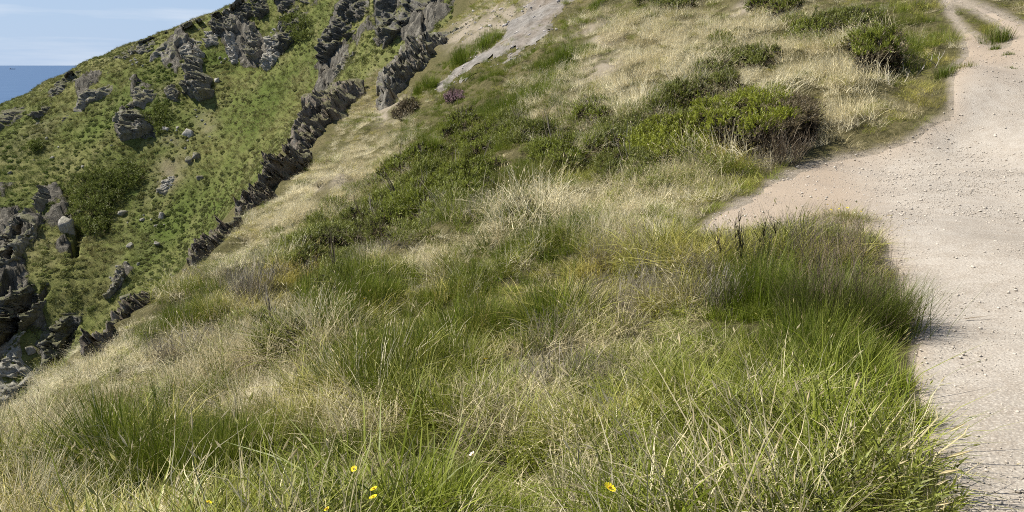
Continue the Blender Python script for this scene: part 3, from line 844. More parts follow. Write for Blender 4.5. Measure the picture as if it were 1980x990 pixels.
def clump_fine(seed, rad=.15, n=90, wm=1.0):
    b, a, r = disk(n, rad, seed)
    main = r.uniform(0, 6.3)
    az = np.where(r.uniform(0, 1, n) < .35, a, main + r.normal(0, .9, n))
    P1 = blades(n, b, az, U(r, .14, .40, n), U(r, .1, .6, n), U(r, .1, .95, n), U(r, .0018, .0036, n) * wm, 4, None, seed, .02, .24)
    k = n // 9
    b2, a2, r2 = disk(k, rad, seed + 99)
    P2 = blades(k, b2, U(r, 0, 6.3, k), U(r, .28, .46, k), U(r, .0, .4, k), U(r, .05, .6, k), U(r, .0014, .0022, k) * wm, 4, (.03, .0034 * wm, .4), seed + 5, .02, .08)
    return [P1, P2]
def clump_straw(seed, rad=.16, n=44, wm=1.0):
    b, a, r = disk(n, rad, seed); main = r.uniform(0, 6.3)
    az = np.where(r.uniform(0, 1, n) < .4, a, main + r.normal(0, .6, n))
    P1 = blades(n, b, az, U(r, .24, .52, n), U(r, .0, .45, n), U(r, .02, .6, n), U(r, .0015, .0028, n) * wm, 4, (.04, .0038 * wm, .35), seed, .025, .12)
    k = int(n * 1.4)
    b2, a2, r2 = disk(k, rad, seed + 9)
    P2 = blades(k, b2, U(r, 0, 6.3, k), U(r, .12, .34, k), U(r, .1, .8, k), U(r, .2, .95, k), U(r, .0018, .0036, k) * wm, 4, None, seed + 1, .03, .28)
    return [P1, P2]
def clump_rush(seed, rad=.11, n=95, wm=1.0):
    b, a, r = disk(n, rad, seed)
    P = blades(n, b, a + r.normal(0, .5, n), U(r, .18, .40, n), U(r, .02, .35, n), U(r, .0, .3, n), U(r, .0018, .0032, n) * wm, 3, None, seed, .012, .04)
    return [P]
def clump_mat(seed, rad=.2, n=60, wm=1.0):
    b, a, r = disk(n, rad, seed)
    b[:, 2] = r.uniform(0, .09, n)
    P = blades(n, b, U(r, 0, 6.3, n), U(r, .15, .4, n), U(r, .6, .95, n), U(r, -.2, .3, n), U(r, .0018, .0038, n) * wm, 3, None, seed, .06, .3)
    return [P]
def clump_twig(seed, rad=.13, n=34, wm=1.0):
    b, a, r = disk(n, rad, seed)
    L = U(r, .18, .40, n)
    P1 = blades(n, b, a + r.normal(0, .5, n), L, U(r, .1, .6, n), U(r, -.2, .3, n), U(r, .003, .005, n) * wm, 4, None, seed, .05)
    m = n * 3; k = r.integers(0, n, m); V = P1[0].reshape(n, -1, 3)
    b2 = V[k, r.integers(3, 8, m)]
    P2 = blades(m, b2, U(r, 0, 6.3, m), U(r, .06, .16, m), U(r, .2, .8, m), U(r, -.2, .3, m), U(r, .0016, .0028, m) * wm, 2, None, seed + 1, .06)
    return [P1, P2]
def shoots(n, C, D, length, needles, nl, nw, seed):
    """n spiky shoots at C pointing along D (n,3): an axis of needles"""
    r = np.random.default_rng(seed)
    k = needles
    C2 = np.repeat(C, k, 0); D2 = np.repeat(D, k, 0); L2 = np.repeat(length, k)
    t = np.tile(np.linspace(.1, 1, k), n)
    R = r.normal(size=(n * k, 3)); R -= D2 * (R * D2).sum(1)[:, None]; R /= np.linalg.norm(R, axis=1)[:, None] + 1e-9
    b = C2 + D2 * (t * L2)[:, None]
    tip = b + (R * .8 + D2 * .75) * (nl * r.uniform(.6, 1.3, n * k))[:, None]
    W = np.cross(D2, R) * (nw * .5)
    V = np.stack([b - W, b + W, tip], 1).reshape(-1, 3)
    f = np.arange(n * k * 3).reshape(-1, 3)
    bt = np.tile([.0, .0, 1.0], n * k) * np.repeat(t, 3)
    bv = np.repeat(np.repeat(r.uniform(0, 1, n), k), 3)
    return V, [np.zeros((0, 4), int), f], bt, bv
def clump_heath(seed):
    r = np.random.default_rng(seed); n = 110
    D = r.normal(size=(n, 3)); D[:, 2] = np.abs(D[:, 2]) * .8 + .15; D /= np.linalg.norm(D, axis=1)[:, None]
    C = D * np.array([.17, .17, .13]) * r.uniform(.6, 1.05, n)[:, None]
    return [shoots(n, C, D * .6 + np.array([0, 0, .5]), U(r, .04, .09, n), 9, .03, .006, seed)]
def clump_short(seed):
    n = 60; b, a, r = disk(n, .12, seed)
    return [blades(n, b, U(r, 0, 6.3, n), U(r, .05, .16, n), U(r, .1, .8, n), U(r, .1, .7, n), U(r, .002, .0038, n), 3, None, seed, .04, .2)]
def clump_tuft(seed):      # hillside tussock, seen from a hundred metres
    n = 46; b, a, r = disk(n, .34, seed)
    return [blades(n, b, a + r.normal(0, .8, n), U(r, .16, .46, n), U(r, .1, .6, n), U(r, .1, .6, n), U(r, .012, .03, n), 2, None, seed, .04, .15)]
def clump_leafy(seed):     # bracken / bramble cushion
    r = np.random.default_rng(seed); n = 150
    D = r.normal(size=(n, 3)); D[:, 2] = np.abs(D[:, 2]) * .9; D /= np.linalg.norm(D, axis=1)[:, None]
    C = D * np.array([.36, .36, .2]) * r.uniform(.55, 1.05, n)[:, None]
    return [shoots(n, C, D, U(r, .05, .12, n), 5, .10, .06, seed)]

LIB = bpy.data.collections.new('clump_library')        # never linked: only instanced
IDX = {}
LIBN = 0
far_ = lambda fn, rad, n, wm: (lambda sd: fn(sd, rad, n, wm))
for kind, fn, cnt in [('fine', far_(clump_fine, .15, 66, 2.3), 6), ('straw', far_(clump_straw, .16, 32, 2.0), 5), ('rush', far_(clump_rush, .11, 76, 2.1), 4), ('mat', far_(clump_mat, .2, 50, 1.7), 4), ('twig', clump_twig, 3), ('heath', clump_heath, 3), ('short', clump_short, 3), ('tuft', clump_tuft, 4), ('leafy', clump_leafy, 3),
                      ('fine2', far_(clump_fine, .34, 110, 2.1), 4), ('straw2', far_(clump_straw, .34, 60, 2.1), 4), ('rush2', far_(clump_rush, .26, 120, 2.0), 3), ('mat2', far_(clump_mat, .36, 70, 2.0), 2), ('twig2', far_(clump_twig, .3, 44, 1.8), 2)]:
    IDX[kind] = []
    for k in range(cnt):
        me = bmesh_of('clump_%02d' % LIBN, fn(1000 + LIBN * 7))
        me.materials.append(M['tuft' if kind in ('tuft', 'leafy') else 'grass'])
        o = bpy.data.objects.new('clump_%02d' % LIBN, me); LIB.objects.link(o)
        IDX[kind].append(LIBN); LIBN += 1
PEB = bpy.data.collections.new('pebble_library')
for k in range(6):
    me = boulder_mesh('pebble_%d' % k, 300 + k, 1, .75, .5, 2)
    me.materials.append(M['pebble']); PEB.objects.link(bpy.data.objects.new('pebble_%d' % k, me))
SCL = bpy.data.collections.new('scree_library')
for k in range(4):
    me = boulder_mesh('scree_stone_%d' % k, 330 + k, 1, .75, .55, 2)
    me.materials.append(M['scree_stone']); SCL.objects.link(bpy.data.objects.new('scree_stone_%d' % k, me))

def scatter(name, coll, P, rot, scl, idx, tint, label, cat):
    me = bpy.data.meshes.new(name)
    n = len(P)
    me.vertices.add(n); me.vertices.foreach_set('co', np.asarray(P, np.float32).ravel())
    me.attributes.new('rot', 'FLOAT_VECTOR', 'POINT').data.foreach_set('vector', np.asarray(rot, np.float32).ravel())
    me.attributes.new('scl', 'FLOAT_VECTOR', 'POINT').data.foreach_set('vector', np.asarray(scl, np.float32).ravel())
    me.attributes.new('idx', 'INT', 'POINT').data.foreach_set('value', np.asarray(idx, np.int32))
    me.attributes.new('tint', 'FLOAT_COLOR', 'POINT').data.foreach_set('color', np.c_[tint, np.ones(n)].astype(np.float32).ravel())
    o = bpy.data.objects.new(name, me); COL.objects.link(o)
    ng = bpy.data.node_groups.new(name + '_scatter', 'GeometryNodeTree')
    ng.interface.new_socket('Geometry', in_out='INPUT', socket_type='NodeSocketGeometry')
    ng.interface.new_socket('Geometry', in_out='OUTPUT', socket_type='NodeSocketGeometry')
    nd = ng.nodes.new; gi = nd('NodeGroupInput'); go = nd('NodeGroupOutput')
    ci = nd('GeometryNodeCollectionInfo'); ci.inputs['Collection'].default_value = coll
    ci.inputs['Separate Children'].default_value = True; ci.inputs['Reset Children'].default_value = True
    ip = nd('GeometryNodeInstanceOnPoints'); ip.inputs['Pick Instance'].default_value = True
    def na(nm, dt):
        x = nd('GeometryNodeInputNamedAttribute'); x.data_type = dt; x.inputs['Name'].default_value = nm
        return [s_ for s_ in x.outputs if s_.enabled and s_.name == 'Attribute'][0]
    L = ng.links.new
    L(gi.outputs[0], ip.inputs['Points']); L(ci.outputs[0], ip.inputs['Instance'])
    e2r = nd('FunctionNodeEulerToRotation'); L(na('rot', 'FLOAT_VECTOR'), e2r.inputs[0])
    L(e2r.outputs[0], ip.inputs['Rotation']); L(na('scl', 'FLOAT_VECTOR'), ip.inputs['Scale']); L(na('idx', 'INT'), ip.inputs['Instance Index'])
    L(ip.outputs[0], go.inputs[0])
    md = o.modifiers.new('scatter', 'NODES'); md.node_group = ng
    return tag(o, label, cat, kind='stuff')

# ------------------------------------------------------------------ what grows where on the near slope
COVER = {   # ellipses in the photograph: centre, radii, angle, strength
    'straw': [(1330, 110, 260, 70, -12, 3.0), (1200, 190, 180, 60, -15, 2.2), (240, 730, 280, 75, -12, 2.0), (560, 420, 190, 45, -38, 2.5), (540, 690, 130, 80, -20, 1.6), (680, 340, 120, 50, -30, 1.6),
              (1150, 430, 240, 55, -5, 1.3), (1560, 150, 120, 60, 0, 1.4), (60, 900, 130, 110, 0, 1.8), (700, 250, 90, 90, 0, .8), (900, 480, 150, 40, -20, 1.0), (420, 760, 140, 60, 0, 1.2), (1450, 200, 90, 40, -10, 1.8), (1650, 200, 90, 60, 0, 1.0)],
    'green': [(300, 900, 210, 70, -5, 3.0), (690, 580, 110, 40, -15, 2.5), (850, 930, 80, 80, 0, 2.5), (940, 620, 110, 60, 0, 2.0), (1000, 345, 130, 40, -25, 2.5), (360, 595, 110, 30, -35, 3.0), (990, 180, 170, 55, -18, 2.5), (1090, 115, 90, 28, -5, 3.0),
              (920, 95, 80, 30, -28, 3.0), (830, 155, 35, 22, 0, 3), (830, 270, 60, 40, -40, 2.0), (1580, 640, 170, 90, 0, 2.0), (770, 720, 120, 70, 0, 1.2), (200, 770, 120, 45, -15, 1.5), (1000, 470, 120, 50, 0, 1.2), (1750, 60, 90, 60, 20, 1.2), (600, 900, 160, 60, 0, .8), (1700, 790, 100, 60, 0, 1.2)],
    'heath': [(800, 390, 150, 50, -15, 2.5), (890, 350, 100, 45, -20, 2.0), (700, 450, 110, 50, -20, 1.8), (600, 490, 80, 50, -20, 1.8), (1330, 230, 170, 50, -8, 2.2), (1330, 170, 120, 28, -20, 2.0), (540, 645, 80, 50, 0, 1.8), (1130, 240, 90, 40, 0, 1.2),
              (1560, 60, 90, 30, 0, 1.0), (960, 280, 130, 40, -10, 1.6), (1010, 230, 90, 30, 0, 1.0), (1620, 30, 120, 30, 0, .8), (1450, 90, 120, 25, -10, .8)],
    'twig': [(480, 545, 100, 45, -15, 1.8), (330, 670, 110, 40, -15, 1.6), (1190, 575, 130, 60, 0, 1.0), (1400, 560, 60, 60, 0, 1.6), (1080, 705, 120, 60, 0, 1.2), (660, 500, 90, 40, -20, 1.2), (1500, 310, 60, 40, 0, .8), (940, 400, 120, 30, -20, .9), (1560, 460, 100, 50, 0, 1.0)],
    'mat': [(1080, 720, 130, 70, 0, 1.5), (620, 830, 160, 60, 0, 1.0), (1000, 880, 160, 80, 0, .9), (1700, 910, 100, 70, 0, 1.3), (1250, 640, 200, 60, 0, 1.0), (720, 950, 90, 50, 0, 1.3), (1640, 290, 90, 25, -15, 2.0), (950, 440, 100, 30, 0, .8)],
}
TYPES = ['fine', 'straw', 'green', 'heath', 'twig', 'mat']
e_az = np.arctan2(E[:, 0], E[:, 1]); e_r = np.hypot(E[:, 0], E[:, 1])
def cover(P, seed):
    px, py = project(P)
    j = np.clip(60 * np.hypot(P[:, 0], P[:, 1]) ** -.3, 10, 60)
    qx = px + fbm(P, 1.1, 3, 301) * j; qy = py + fbm(P, 1.1, 3, 302) * j * .6 + 22 * np.clip(5 / np.hypot(P[:, 0], P[:, 1]), .15, 1.3) - 30 * np.clip(5 / np.hypot(P[:, 0], P[:, 1]), .15, 1.3)
    W = np.zeros((len(P), 6))
    nz = fbm(P, .55, 3, 303); nz2 = fbm(P, .9, 3, 304)
    W[:, 0] = 1.0
    W[:, 1] = np.where(np.hypot(P[:, 0], P[:, 1]) < 9, .20, .35) * np.clip(.6 + 1.4 * nz, .1, 3)
    W[:, 2] = .10 * np.clip(.3 + 2 * nz2, 0, 3)
    W[:, 3] = .02 + .4 * ell(px, py, 950, 360, 480, 190, -22) * np.clip(.4 + 1.5 * nz2, 0, 2); W[:, 4] = .03
    W[:, 5] = .10
    for k, t in enumerate(TYPES):
        for b in COVER.get(t, []):
            W[:, k] += b[5] * {'green': 3.2, 'straw': 2.2, 'heath': 1.3}.get(t, 1.0) * ell(qx, qy, *b[:5])
    W /= W.sum(1)[:, None]
    r = np.random.default_rng(seed)
    t = (W.cumsum(1) > r.uniform(0, 1, len(P))[:, None]).argmax(1)
    return t, W, px, py

def sample_polar(S, a0, a1, r0, r1, dens, seed):
    """uniform over the ground, dens(r) plants per square metre"""
    r = np.random.default_rng(seed)
    out = []
    edges_ = np.geomspace(r0, r1, 28)
    for lo, hi in zip(edges_[:-1], edges_[1:]):
        n = r.poisson((a1 - a0) * .5 * (hi * hi - lo * lo) * dens((lo * hi) ** .5))
        az = r.uniform(a0, a1, n); d = np.sqrt(r.uniform(lo * lo, hi * hi, n))
        out.append(np.c_[np.sin(az) * d, np.cos(az) * d])
    xy = np.concatenate(out)
    return np.c_[xy, S.z(xy[:, 0], xy[:, 1])]

GP = sample_polar(NEAR, -.78, .74, 2.2, 85, lambda r: 76 if r < 10 else 30 * (10 / r) ** .8, 71)
az = np.arctan2(GP[:, 0], GP[:, 1]); R = np.hypot(GP[:, 0], GP[:, 1])
re_ = np.interp(az, e_az, e_r, right=200)
GP = GP[R < re_ * 1.3]
pmk, gx_, gy_ = path_mask(GP)
R = np.hypot(GP[:, 0], GP[:, 1])
sm = sdf(SCREE, gx_, gy_) + 16 * fbm(GP, .8, 4, 5)
stray = (pmk < 26) & (rng.uniform(0, 1, len(GP)) < .22 * np.clip(1 - pmk / 26, 0, 1)) & (fbm(GP, 1.3, 2, 88) > -.1)
keep = ((pmk < np.where(R < 9, -5, -1)) | stray) & ~((R < 2.7) & (gx_ > 1560)) & ((sm < 5 + 10 * rng.uniform(-1, 1, len(GP))) | ((rng.uniform(0, 1, len(GP)) < .12) & (fbm(GP, .5, 2, 89) > .1)))
for b in BARE[:5]: keep &= ell(gx_, gy_, *b, -25) < rng.uniform(.35, 1.2, len(GP))
rnear = np.full(len(GP), 99.0)
for pl, *_ in ROCKS_NEAR:
    sd_ = sdf(pl, gx_, gy_); keep &= sd_ < -1.5; rnear = np.minimum(rnear, np.abs(sd_))
rnear = rnear[keep]
GP = GP[keep]; pmk = pmk[keep]; R = R[keep]
typ, W, gx_, gy_ = cover(GP, 5)
nG = len(GP)
def C3(*c): return np.array(c)
big = fbm(GP, .28, 4, 401); med = fbm(GP, 1.3, 3, 402); rnd = rng.uniform(0, 1, nG)
tint = np.zeros((nG, 3)); idx = np.zeros(nG, int); scl = np.ones(nG)
warm = np.clip(.37 + .75 * big + .5 * med + .25 * (rnd - .5), 0, 1)[:, None]
fine_t = C3(.175, .215, .014) * (1 - warm) + C3(.47, .405, .105) * warm
straw_t = C3(.47, .40, .22) * (1 - rnd[:, None]) + C3(.76, .69, .47) * rnd[:, None]
for k, t in enumerate(TYPES):
    m = typ == k; n = int(m.sum())
    if not n: continue
    lib = {'fine': 'fine', 'straw': 'straw', 'green': 'rush', 'heath': 'heath', 'twig': 'twig', 'mat': 'mat'}[t]
    idx[m] = np.where((R[m] > 10) & (lib != 'heath'), rng.choice(IDX.get(lib + '2', IDX[lib]), n), rng.choice(IDX[lib], n))
    tint[m] = {'fine': fine_t[m], 'straw': straw_t[m], 'green': C3(.13, .175, .010) + rng.uniform(-.03, .06, (n, 1)) * C3(1.1, .9, .2),
               'heath': C3(.15, .17, .026) + rng.uniform(-.04, .06, (n, 1)) * C3(1, 1, .4), 'twig': C3(.26, .225, .17) * rng.uniform(.7, 1.3, (n, 1)),
               'mat': C3(.52, .45, .25) * rng.uniform(.7, 1.25, (n, 1))}[t]
    if t == 'straw': tint[m] *= np.where(R[m] > 10, 1.18, 1.0)[:, None]
    scl[m] = {'fine': 1.0, 'straw': .95, 'green': 1.0, 'heath': 1.15, 'twig': .9, 'mat': 1.0}[t]
# trodden, shorter growth next to the path
fr = np.clip((-pmk) / 70, 0, 1)
short = ((rng.uniform(0, 1, nG) > fr * 1.25) & (pmk > np.where(R > 9, -34, -70)) & (R > 4.5)) | (pmk > -4)
idx[short] = rng.choice(IDX['short'], int(short.sum()))
tint[short] = C3(.25, .235, .075) * rng.uniform(.7, 1.5, (int(short.sum()), 1))
G0 = GP * np.array([1, 1, 0])
tuss = np.clip(.66 + .42 * (vnoise(G0, 1.05, 901) + .5 * vnoise(G0, 2.3, 902)) + .45 * fbm(GP, 2.2, 2, 405) + .25 * fbm(GP, .5, 2, 406), .22, 1.35)
el_ = np.clip((np.interp(np.arctan2(GP[:, 0], GP[:, 1]), e_az, e_r, right=500) - R) / (.28 * R), 0, 1)
scl *= np.clip(.38 + .62 * np.clip(-pmk / np.where(R < 6, 130, np.where(R < 10, 60, 22)), 0, 1), .3, 1) * tuss * rng.uniform(.8, 1.25, nG) * np.where(R > 10, .85, 1.0) * (.7 + .3 * el_)
scl *= np.clip(.6 + .4 * rnear / 22, 0, 1)
scl = np.where(short & (R > 8), scl * 1.9, scl)
scl = np.where((typ == 3) & (R > 10), scl * 1.5, scl)
scl = np.where((typ == 1) & (R > 10) & (gx_ > 1000), scl * 1.35, scl)
fld = 3.0 * fbm(GP, .35, 3, 407)
tl = rng.normal(.22, .18, nG)
rot = np.c_[tl * np.cos(fld) + rng.normal(0, .12, nG), tl * np.sin(fld) + rng.normal(0, .12, nG), rng.uniform(0, 6.283, nG)]
S3 = np.c_[np.maximum(scl, .6), np.maximum(scl, .6), scl * rng.uniform(.85, 1.15, nG)]
for k, (t, nm, lab, cat) in enumerate([('fine', 'fine_grass', 'fine yellow-green grass covering the near slope', 'grass'), ('straw', 'straw_grass', 'tall bleached straw grass with seed heads', 'dry grass'), ('green', 'green_grass', 'lush upright green grass in patches', 'grass'),
                                  ('heath', 'low_heath', 'low spiny grey-green heath between the grass', 'heath'), ('twig', 'dead_stems', 'grey dead heather stems in the grass', 'dead stems'), ('mat', 'grass_thatch', 'flattened dead grass lying under the living grass', 'thatch')]):
    m = typ == k
    if m.any(): scatter(nm, LIB, GP[m], rot[m], S3[m], idx[m], tint[m], lab, cat)

# ------------------------------------------------------------------ growth on the headland
HP = sample_polar(FAR, -.74, .12, 70, 176, lambda r: 6.0, 81)
hx, hy = project(HP)
nH = len(HP)
hb = np.zeros(nH); hl = np.zeros(nH)
for b in [(335, 330, 34, 30, -40), (400, 240, 25, 30, -60), (235, 520, 30, 20, -50)]: hb = np.maximum(hb, ell(hx, hy, *b))
for b in [(285, 440, 26, 18, 0), (420, 115, 60, 20, 10), (300, 225, 50, 40, 0), (240, 350, 50, 40, 0), (330, 440, 140, 30, -50), (200, 240, 70, 20, -30)]: hl = np.maximum(hl, ell(hx, hy, *b))
n1 = fbm(HP, .07, 4, 501); n2 = fbm(HP, .5, 3, 502)
n3 = fbm(HP, .16, 4, 503)
leafy = rng.uniform(0, 1, nH) < np.clip(.30 + .5 * (n3 + .35 * n2) + .25 * hl, .05, .8)
_u = np.clip((np.arctan2(HP[:, 0], HP[:, 1]) - FAR.A[0]) / (FAR.A[1] - FAR.A[0]), 0, len(FAR.A) - 1).astype(int)
_v = np.clip((np.log(np.hypot(HP[:, 0], HP[:, 1])) - FAR.L[0]) / (FAR.L[1] - FAR.L[0]), 0, len(FAR.L) - 1).astype(int)
kp = (rng.uniform(0, 1, nH) > hb * .9) & (hy > -80) & (rng.uniform(.1, .9, nH) > RK[_u, _v])
w = np.clip(.45 + .5 * n1 + .3 * n2 - .3 * hl, 0, 1)[:, None]
tint = C3(.095, .13, .024) * (1 - w) + C3(.22, .20, .075) * w
tint *= rng.uniform(.75, 1.3, (nH, 1))
tint[leafy] = tint[leafy] * .75 + C3(.04, .055, .01) * rng.uniform(.5, 1.7, (int(leafy.sum()), 1))
idx = np.where(leafy, rng.choice(IDX['leafy'], nH), rng.choice(IDX['tuft'], nH))
s = np.where(leafy, .28 + .75 * rng.uniform(0, 1, nH) ** 3, rng.uniform(.55, 1.25, nH))
rot = np.c_[rng.normal(0, .1, nH) + .35, rng.normal(0, .1, nH), np.zeros(nH)]
rot[:, 2] = rng.normal(0, .6, nH)
S3 = np.c_[s, s, s * rng.uniform(.6, 1.0, nH)]
for m, nm, lab, cat in ((~leafy & kp, 'headland_grass', 'rough tussocky grass on the far headland', 'grass'), (leafy & kp, 'headland_scrub', 'low bracken and bramble scrub dotted over the headland', 'scrub')):
    scatter(nm, LIB, HP[m], rot[m], S3[m], idx[m], tint[m], lab, cat)

# ------------------------------------------------------------------ gravel
QP = sample_polar(NEAR, -.05, .74, 2.0, 30, lambda r: 2800 if r < 5 else 2800 * (5 / r) ** 1.55, 91)
pmq, qx, qy = path_mask(QP)
cl = fbm(QP, 1.1, 3, 601) + .5 * fbm(QP, .35, 2, 602)
QP = QP[(pmq > -4) & (rng.uniform(-.9, 1.0, len(QP)) < cl * 1.2 + .12)]
nQ = len(QP)
s = np.clip(.003 * rng.pareto(2.8, nQ) + .003, 0, .016) * np.clip(np.hypot(QP[:, 0], QP[:, 1]) / 6, 1, 2)
QP[:, 2] += .016 + s * .15
scatter('gravel', PEB, QP, np.c_[rng.normal(0, .3, nQ), rng.normal(0, .3, nQ), rng.uniform(0, 6.3, nQ)], np.c_[s, s, s], rng.integers(0, 6, nQ), np.ones((nQ, 3)), 'loose pale gravel strewn over the path', 'gravel')
ZP = sample_polar(NEAR, -.25, .15, 30, 90, lambda r: 9, 92)
zx, zy = project(ZP)
ZP = ZP[((sdf(SCREE, zx, zy) + 16 * fbm(ZP, .8, 4, 5)) > -3) | (rng.uniform(.15, 1, len(ZP)) < ell(zx, zy, *BARE[3], -25))]
nZ = len(ZP); s = np.clip(.035 * rng.pareto(2.5, nZ) + .03, 0, .22); ZP[:, 2] += .03
scatter('scree_rubble', SCL, ZP, np.c_[rng.normal(0, .3, nZ), rng.normal(0, .3, nZ), rng.uniform(0, 6.3, nZ)], np.c_[s, s, s], rng.integers(0, 4, nZ), np.ones((nZ, 3)), 'small broken stones lying on the scree', 'rubble')

# ------------------------------------------------------------------ bushes and tussocks, each a thing of its own
def ground(px, py, off=0.0, surf=NEAR):
    P, h = surf.cast([px], [py], off)
    p = P[0].copy(); p[2] = float(surf.z(p[:1], p[1:2])[0])
    return p, math.hypot(p[0], p[1])

def gz(surf, x, y): return surf.z(np.atleast_1d(x), np.atleast_1d(y))

def gorse(cx_, cy_, rx, ry, ang, H, label, seed, mat='gorse', dead=0.0, pale=0, surf=NEAR, name='gorse_bush', cat='bush', size=1.0, fill=1.0):
    """a wind-cut mat: low lumps spread over an elliptical footprint (given in the photograph), H metres high"""
    r = np.random.default_rng(seed)
    ca, sa = math.cos(math.radians(ang)), math.sin(math.radians(ang))
    mid, R = ground(cx_, cy_, surf=surf)
    k = R / F
    q_ = abs(float(ray(cx_, cy_)[1])) + .22
    area0 = math.pi * rx * ry * k * k / max(q_, .25)
    n = int(np.clip(area0 / (H * H * .9) * fill, 7, 46))
    a = r.uniform(0, 6.283, n); d = np.sqrt(r.uniform(0, 1, n))
    u = np.cos(a) * d * rx; v = np.sin(a) * d * ry
    pts, hit = surf.cast(cx_ + u * ca - v * sa, cy_ + u * sa + v * ca, H * .35)
    pts[:, 2] = gz(surf, pts[:, 0], pts[:, 1])
    ok = np.abs(np.hypot(pts[:, 0], pts[:, 1]) - R) < .35 * R
    pts, d = pts[ok], d[ok]; n = len(pts)
    base = np.array([pts[:, 0].mean(), pts[:, 1].mean(), 0]); base[2] = gz(surf, base[0], base[1])[0]
    w = np.ptp(pts[:, 0]) + H; dep = np.ptp(pts[:, 1]) + H; h = H
    o = empty(name, base)
    tag(o, label, cat)
    lr = r.uniform(.55, 1.0, n) * H * (1.0 - .25 * d)
    C = pts - base
    cx, cy = C[:, 0], C[:, 1]
    C[:, 2] += np.maximum(H * (1 - .35 * d ** 2) - lr, 0) * r.uniform(.3, 1.0, n)
    G0_ = (pts - base)[:, 2].copy() if False else gz(surf, base[0] + cx, base[1] + cy) - base[2]
    if dead > .7:
        lr *= .72; C[:, 2] = G0_ + H * r.uniform(.62, .85, n)          # a canopy lifted off the ground
    sl = .07 * size * max(1.0, (R / 13) ** .55)            # shoot length
    area = float((4 * np.pi * lr ** 2).sum()) * .55
    ns = int(min(6500, max(500, area / (sl * .60) ** 2)))
    li = r.choice(n, ns, p=lr ** 2 / (lr ** 2).sum())
    D = r.normal(size=(ns, 3)); D /= np.linalg.norm(D, axis=1)[:, None]
    D[:, 2] = np.where(D[:, 2] < -.35, -D[:, 2], D[:, 2])
    lump = 1 + .42 * fbm(D * 1.0 + li[:, None] * 3.1, 2.2, 2, seed)
    Pn = C[li] + D * (lr[li] * lump * r.uniform(.78, 1.05, ns))[:, None] * np.array([1.15, 1.15, .9])
    gzz = gz(surf, base[0] + Pn[:, 0], base[1] + Pn[:, 1]) - base[2]
    ok = Pn[:, 2] > gzz + .01
    if dead > .7: ok &= D[:, 2] > -.25
    for q in range(n):
        ins = (np.linalg.norm((Pn - C[q]) / np.array([1.15, 1.15, .9]), axis=1) < lr[q] * .72) & (li != q)
        ok &= ~ins
    Pn, D = Pn[ok], D[ok]
    Dn = D * .8 + np.array([0, 0, .55]) + r.normal(0, .25, D.shape); Dn /= np.linalg.norm(Dn, axis=1)[:, None]
    isd = (D[:, 0] * .5 - D[:, 1] * .7 - D[:, 2] * .6 + .25 * r.normal(size=len(D))) > (1.0 - dead)
    if dead > .7:                                        # an open, hollow side
        low = (Pn[:, 2] - (gz(surf, base[0] + Pn[:, 0], base[1] + Pn[:, 1]) - base[2])) < h * .72
        gone = isd & low & (r.uniform(0, 1, len(D)) < .88)
        Pn, D, Dn, isd = Pn[~gone], D[~gone], Dn[~gone], isd[~gone]
    for sel, nm, mt in ((~isd, 'foliage', mat), (isd, 'dead_foliage', 'gorse_dead')):
        if sel.sum() > 20:
            sh = shoots(int(sel.sum()), Pn[sel], Dn[sel], r.uniform(.7, 1.4, int(sel.sum())) * sl, 9, sl * .6, sl * .16, seed + 3)
            obj(nm, bmesh_of(nm, [sh]), M[mt], o)['kind'] = 'stuff'
    ni = 1500 if dead > .7 else 700                                             # dead needles inside, near-black to paint in the bush's inner shade
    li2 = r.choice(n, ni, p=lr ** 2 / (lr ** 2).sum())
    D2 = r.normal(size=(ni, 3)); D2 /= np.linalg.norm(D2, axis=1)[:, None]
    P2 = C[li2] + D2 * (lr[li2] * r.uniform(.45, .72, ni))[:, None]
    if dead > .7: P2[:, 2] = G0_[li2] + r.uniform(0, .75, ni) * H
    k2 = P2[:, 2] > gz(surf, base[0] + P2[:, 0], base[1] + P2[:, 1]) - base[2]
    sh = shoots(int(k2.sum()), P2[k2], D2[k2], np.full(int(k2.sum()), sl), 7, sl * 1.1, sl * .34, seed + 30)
    if surf is NEAR: obj('dead_needles_shade', bmesh_of('dead_needles_shade', [sh]), M['gorse_inner_shade'], o)['kind'] = 'stuff'
    nb = 90                                              # woody inside
    t = r.integers(0, n, nb)
    tgt = C[t] + r.normal(0, .25, (nb, 3)) * lr[t][:, None]
    b0 = np.c_[cx[t] * .35, cy[t] * .35, np.zeros(nb)]
    b0[:, 2] = gz(surf, base[0] + b0[:, 0], base[1] + b0[:, 1]) - base[2] - .03
    v = tgt - b0; L = np.linalg.norm(v, axis=1) + .02
    hz = np.hypot(v[:, 0], v[:, 1]) / L
    br = blades(nb, b0, np.arctan2(v[:, 1], v[:, 0]), L, hz * .7, hz * .3, np.full(nb, .012 * size), 4, None, seed + 8, .03)
    obj('branch', bmesh_of('branch', [br]), M['stem_dark'], o)['kind'] = 'stuff'
    if pale:                                             # bleached bare branches at the front
        b0 = np.c_[r.uniform(-.4, .35, pale) * w, np.full(pale, -dep * .5) + r.uniform(-.05, .1, pale), np.zeros(pale)]
        b0[:, 2] = gz(surf, base[0] + b0[:, 0], base[1] + b0[:, 1]) - base[2]
        m1 = blades(pale, b0, r.uniform(-.6, 3.6, pale), r.uniform(.35, .75, pale) * h * 1.3, r.uniform(.3, .8, pale), r.uniform(-.3, .5, pale), np.full(pale, .026), 5, None, seed + 4, .06)
        m2b = m1[0].reshape(pale, -1, 3)
        kk = pale * 4; ii = r.integers(0, pale, kk)
        m2 = blades(kk, m2b[ii, r.integers(4, 9, kk)], r.uniform(0, 6.3, kk), r.uniform(.15, .4, kk) * h, r.uniform(.3, .9, kk), r.uniform(-.4, .4, kk), np.full(kk, .013), 3, None, seed + 6, .08)
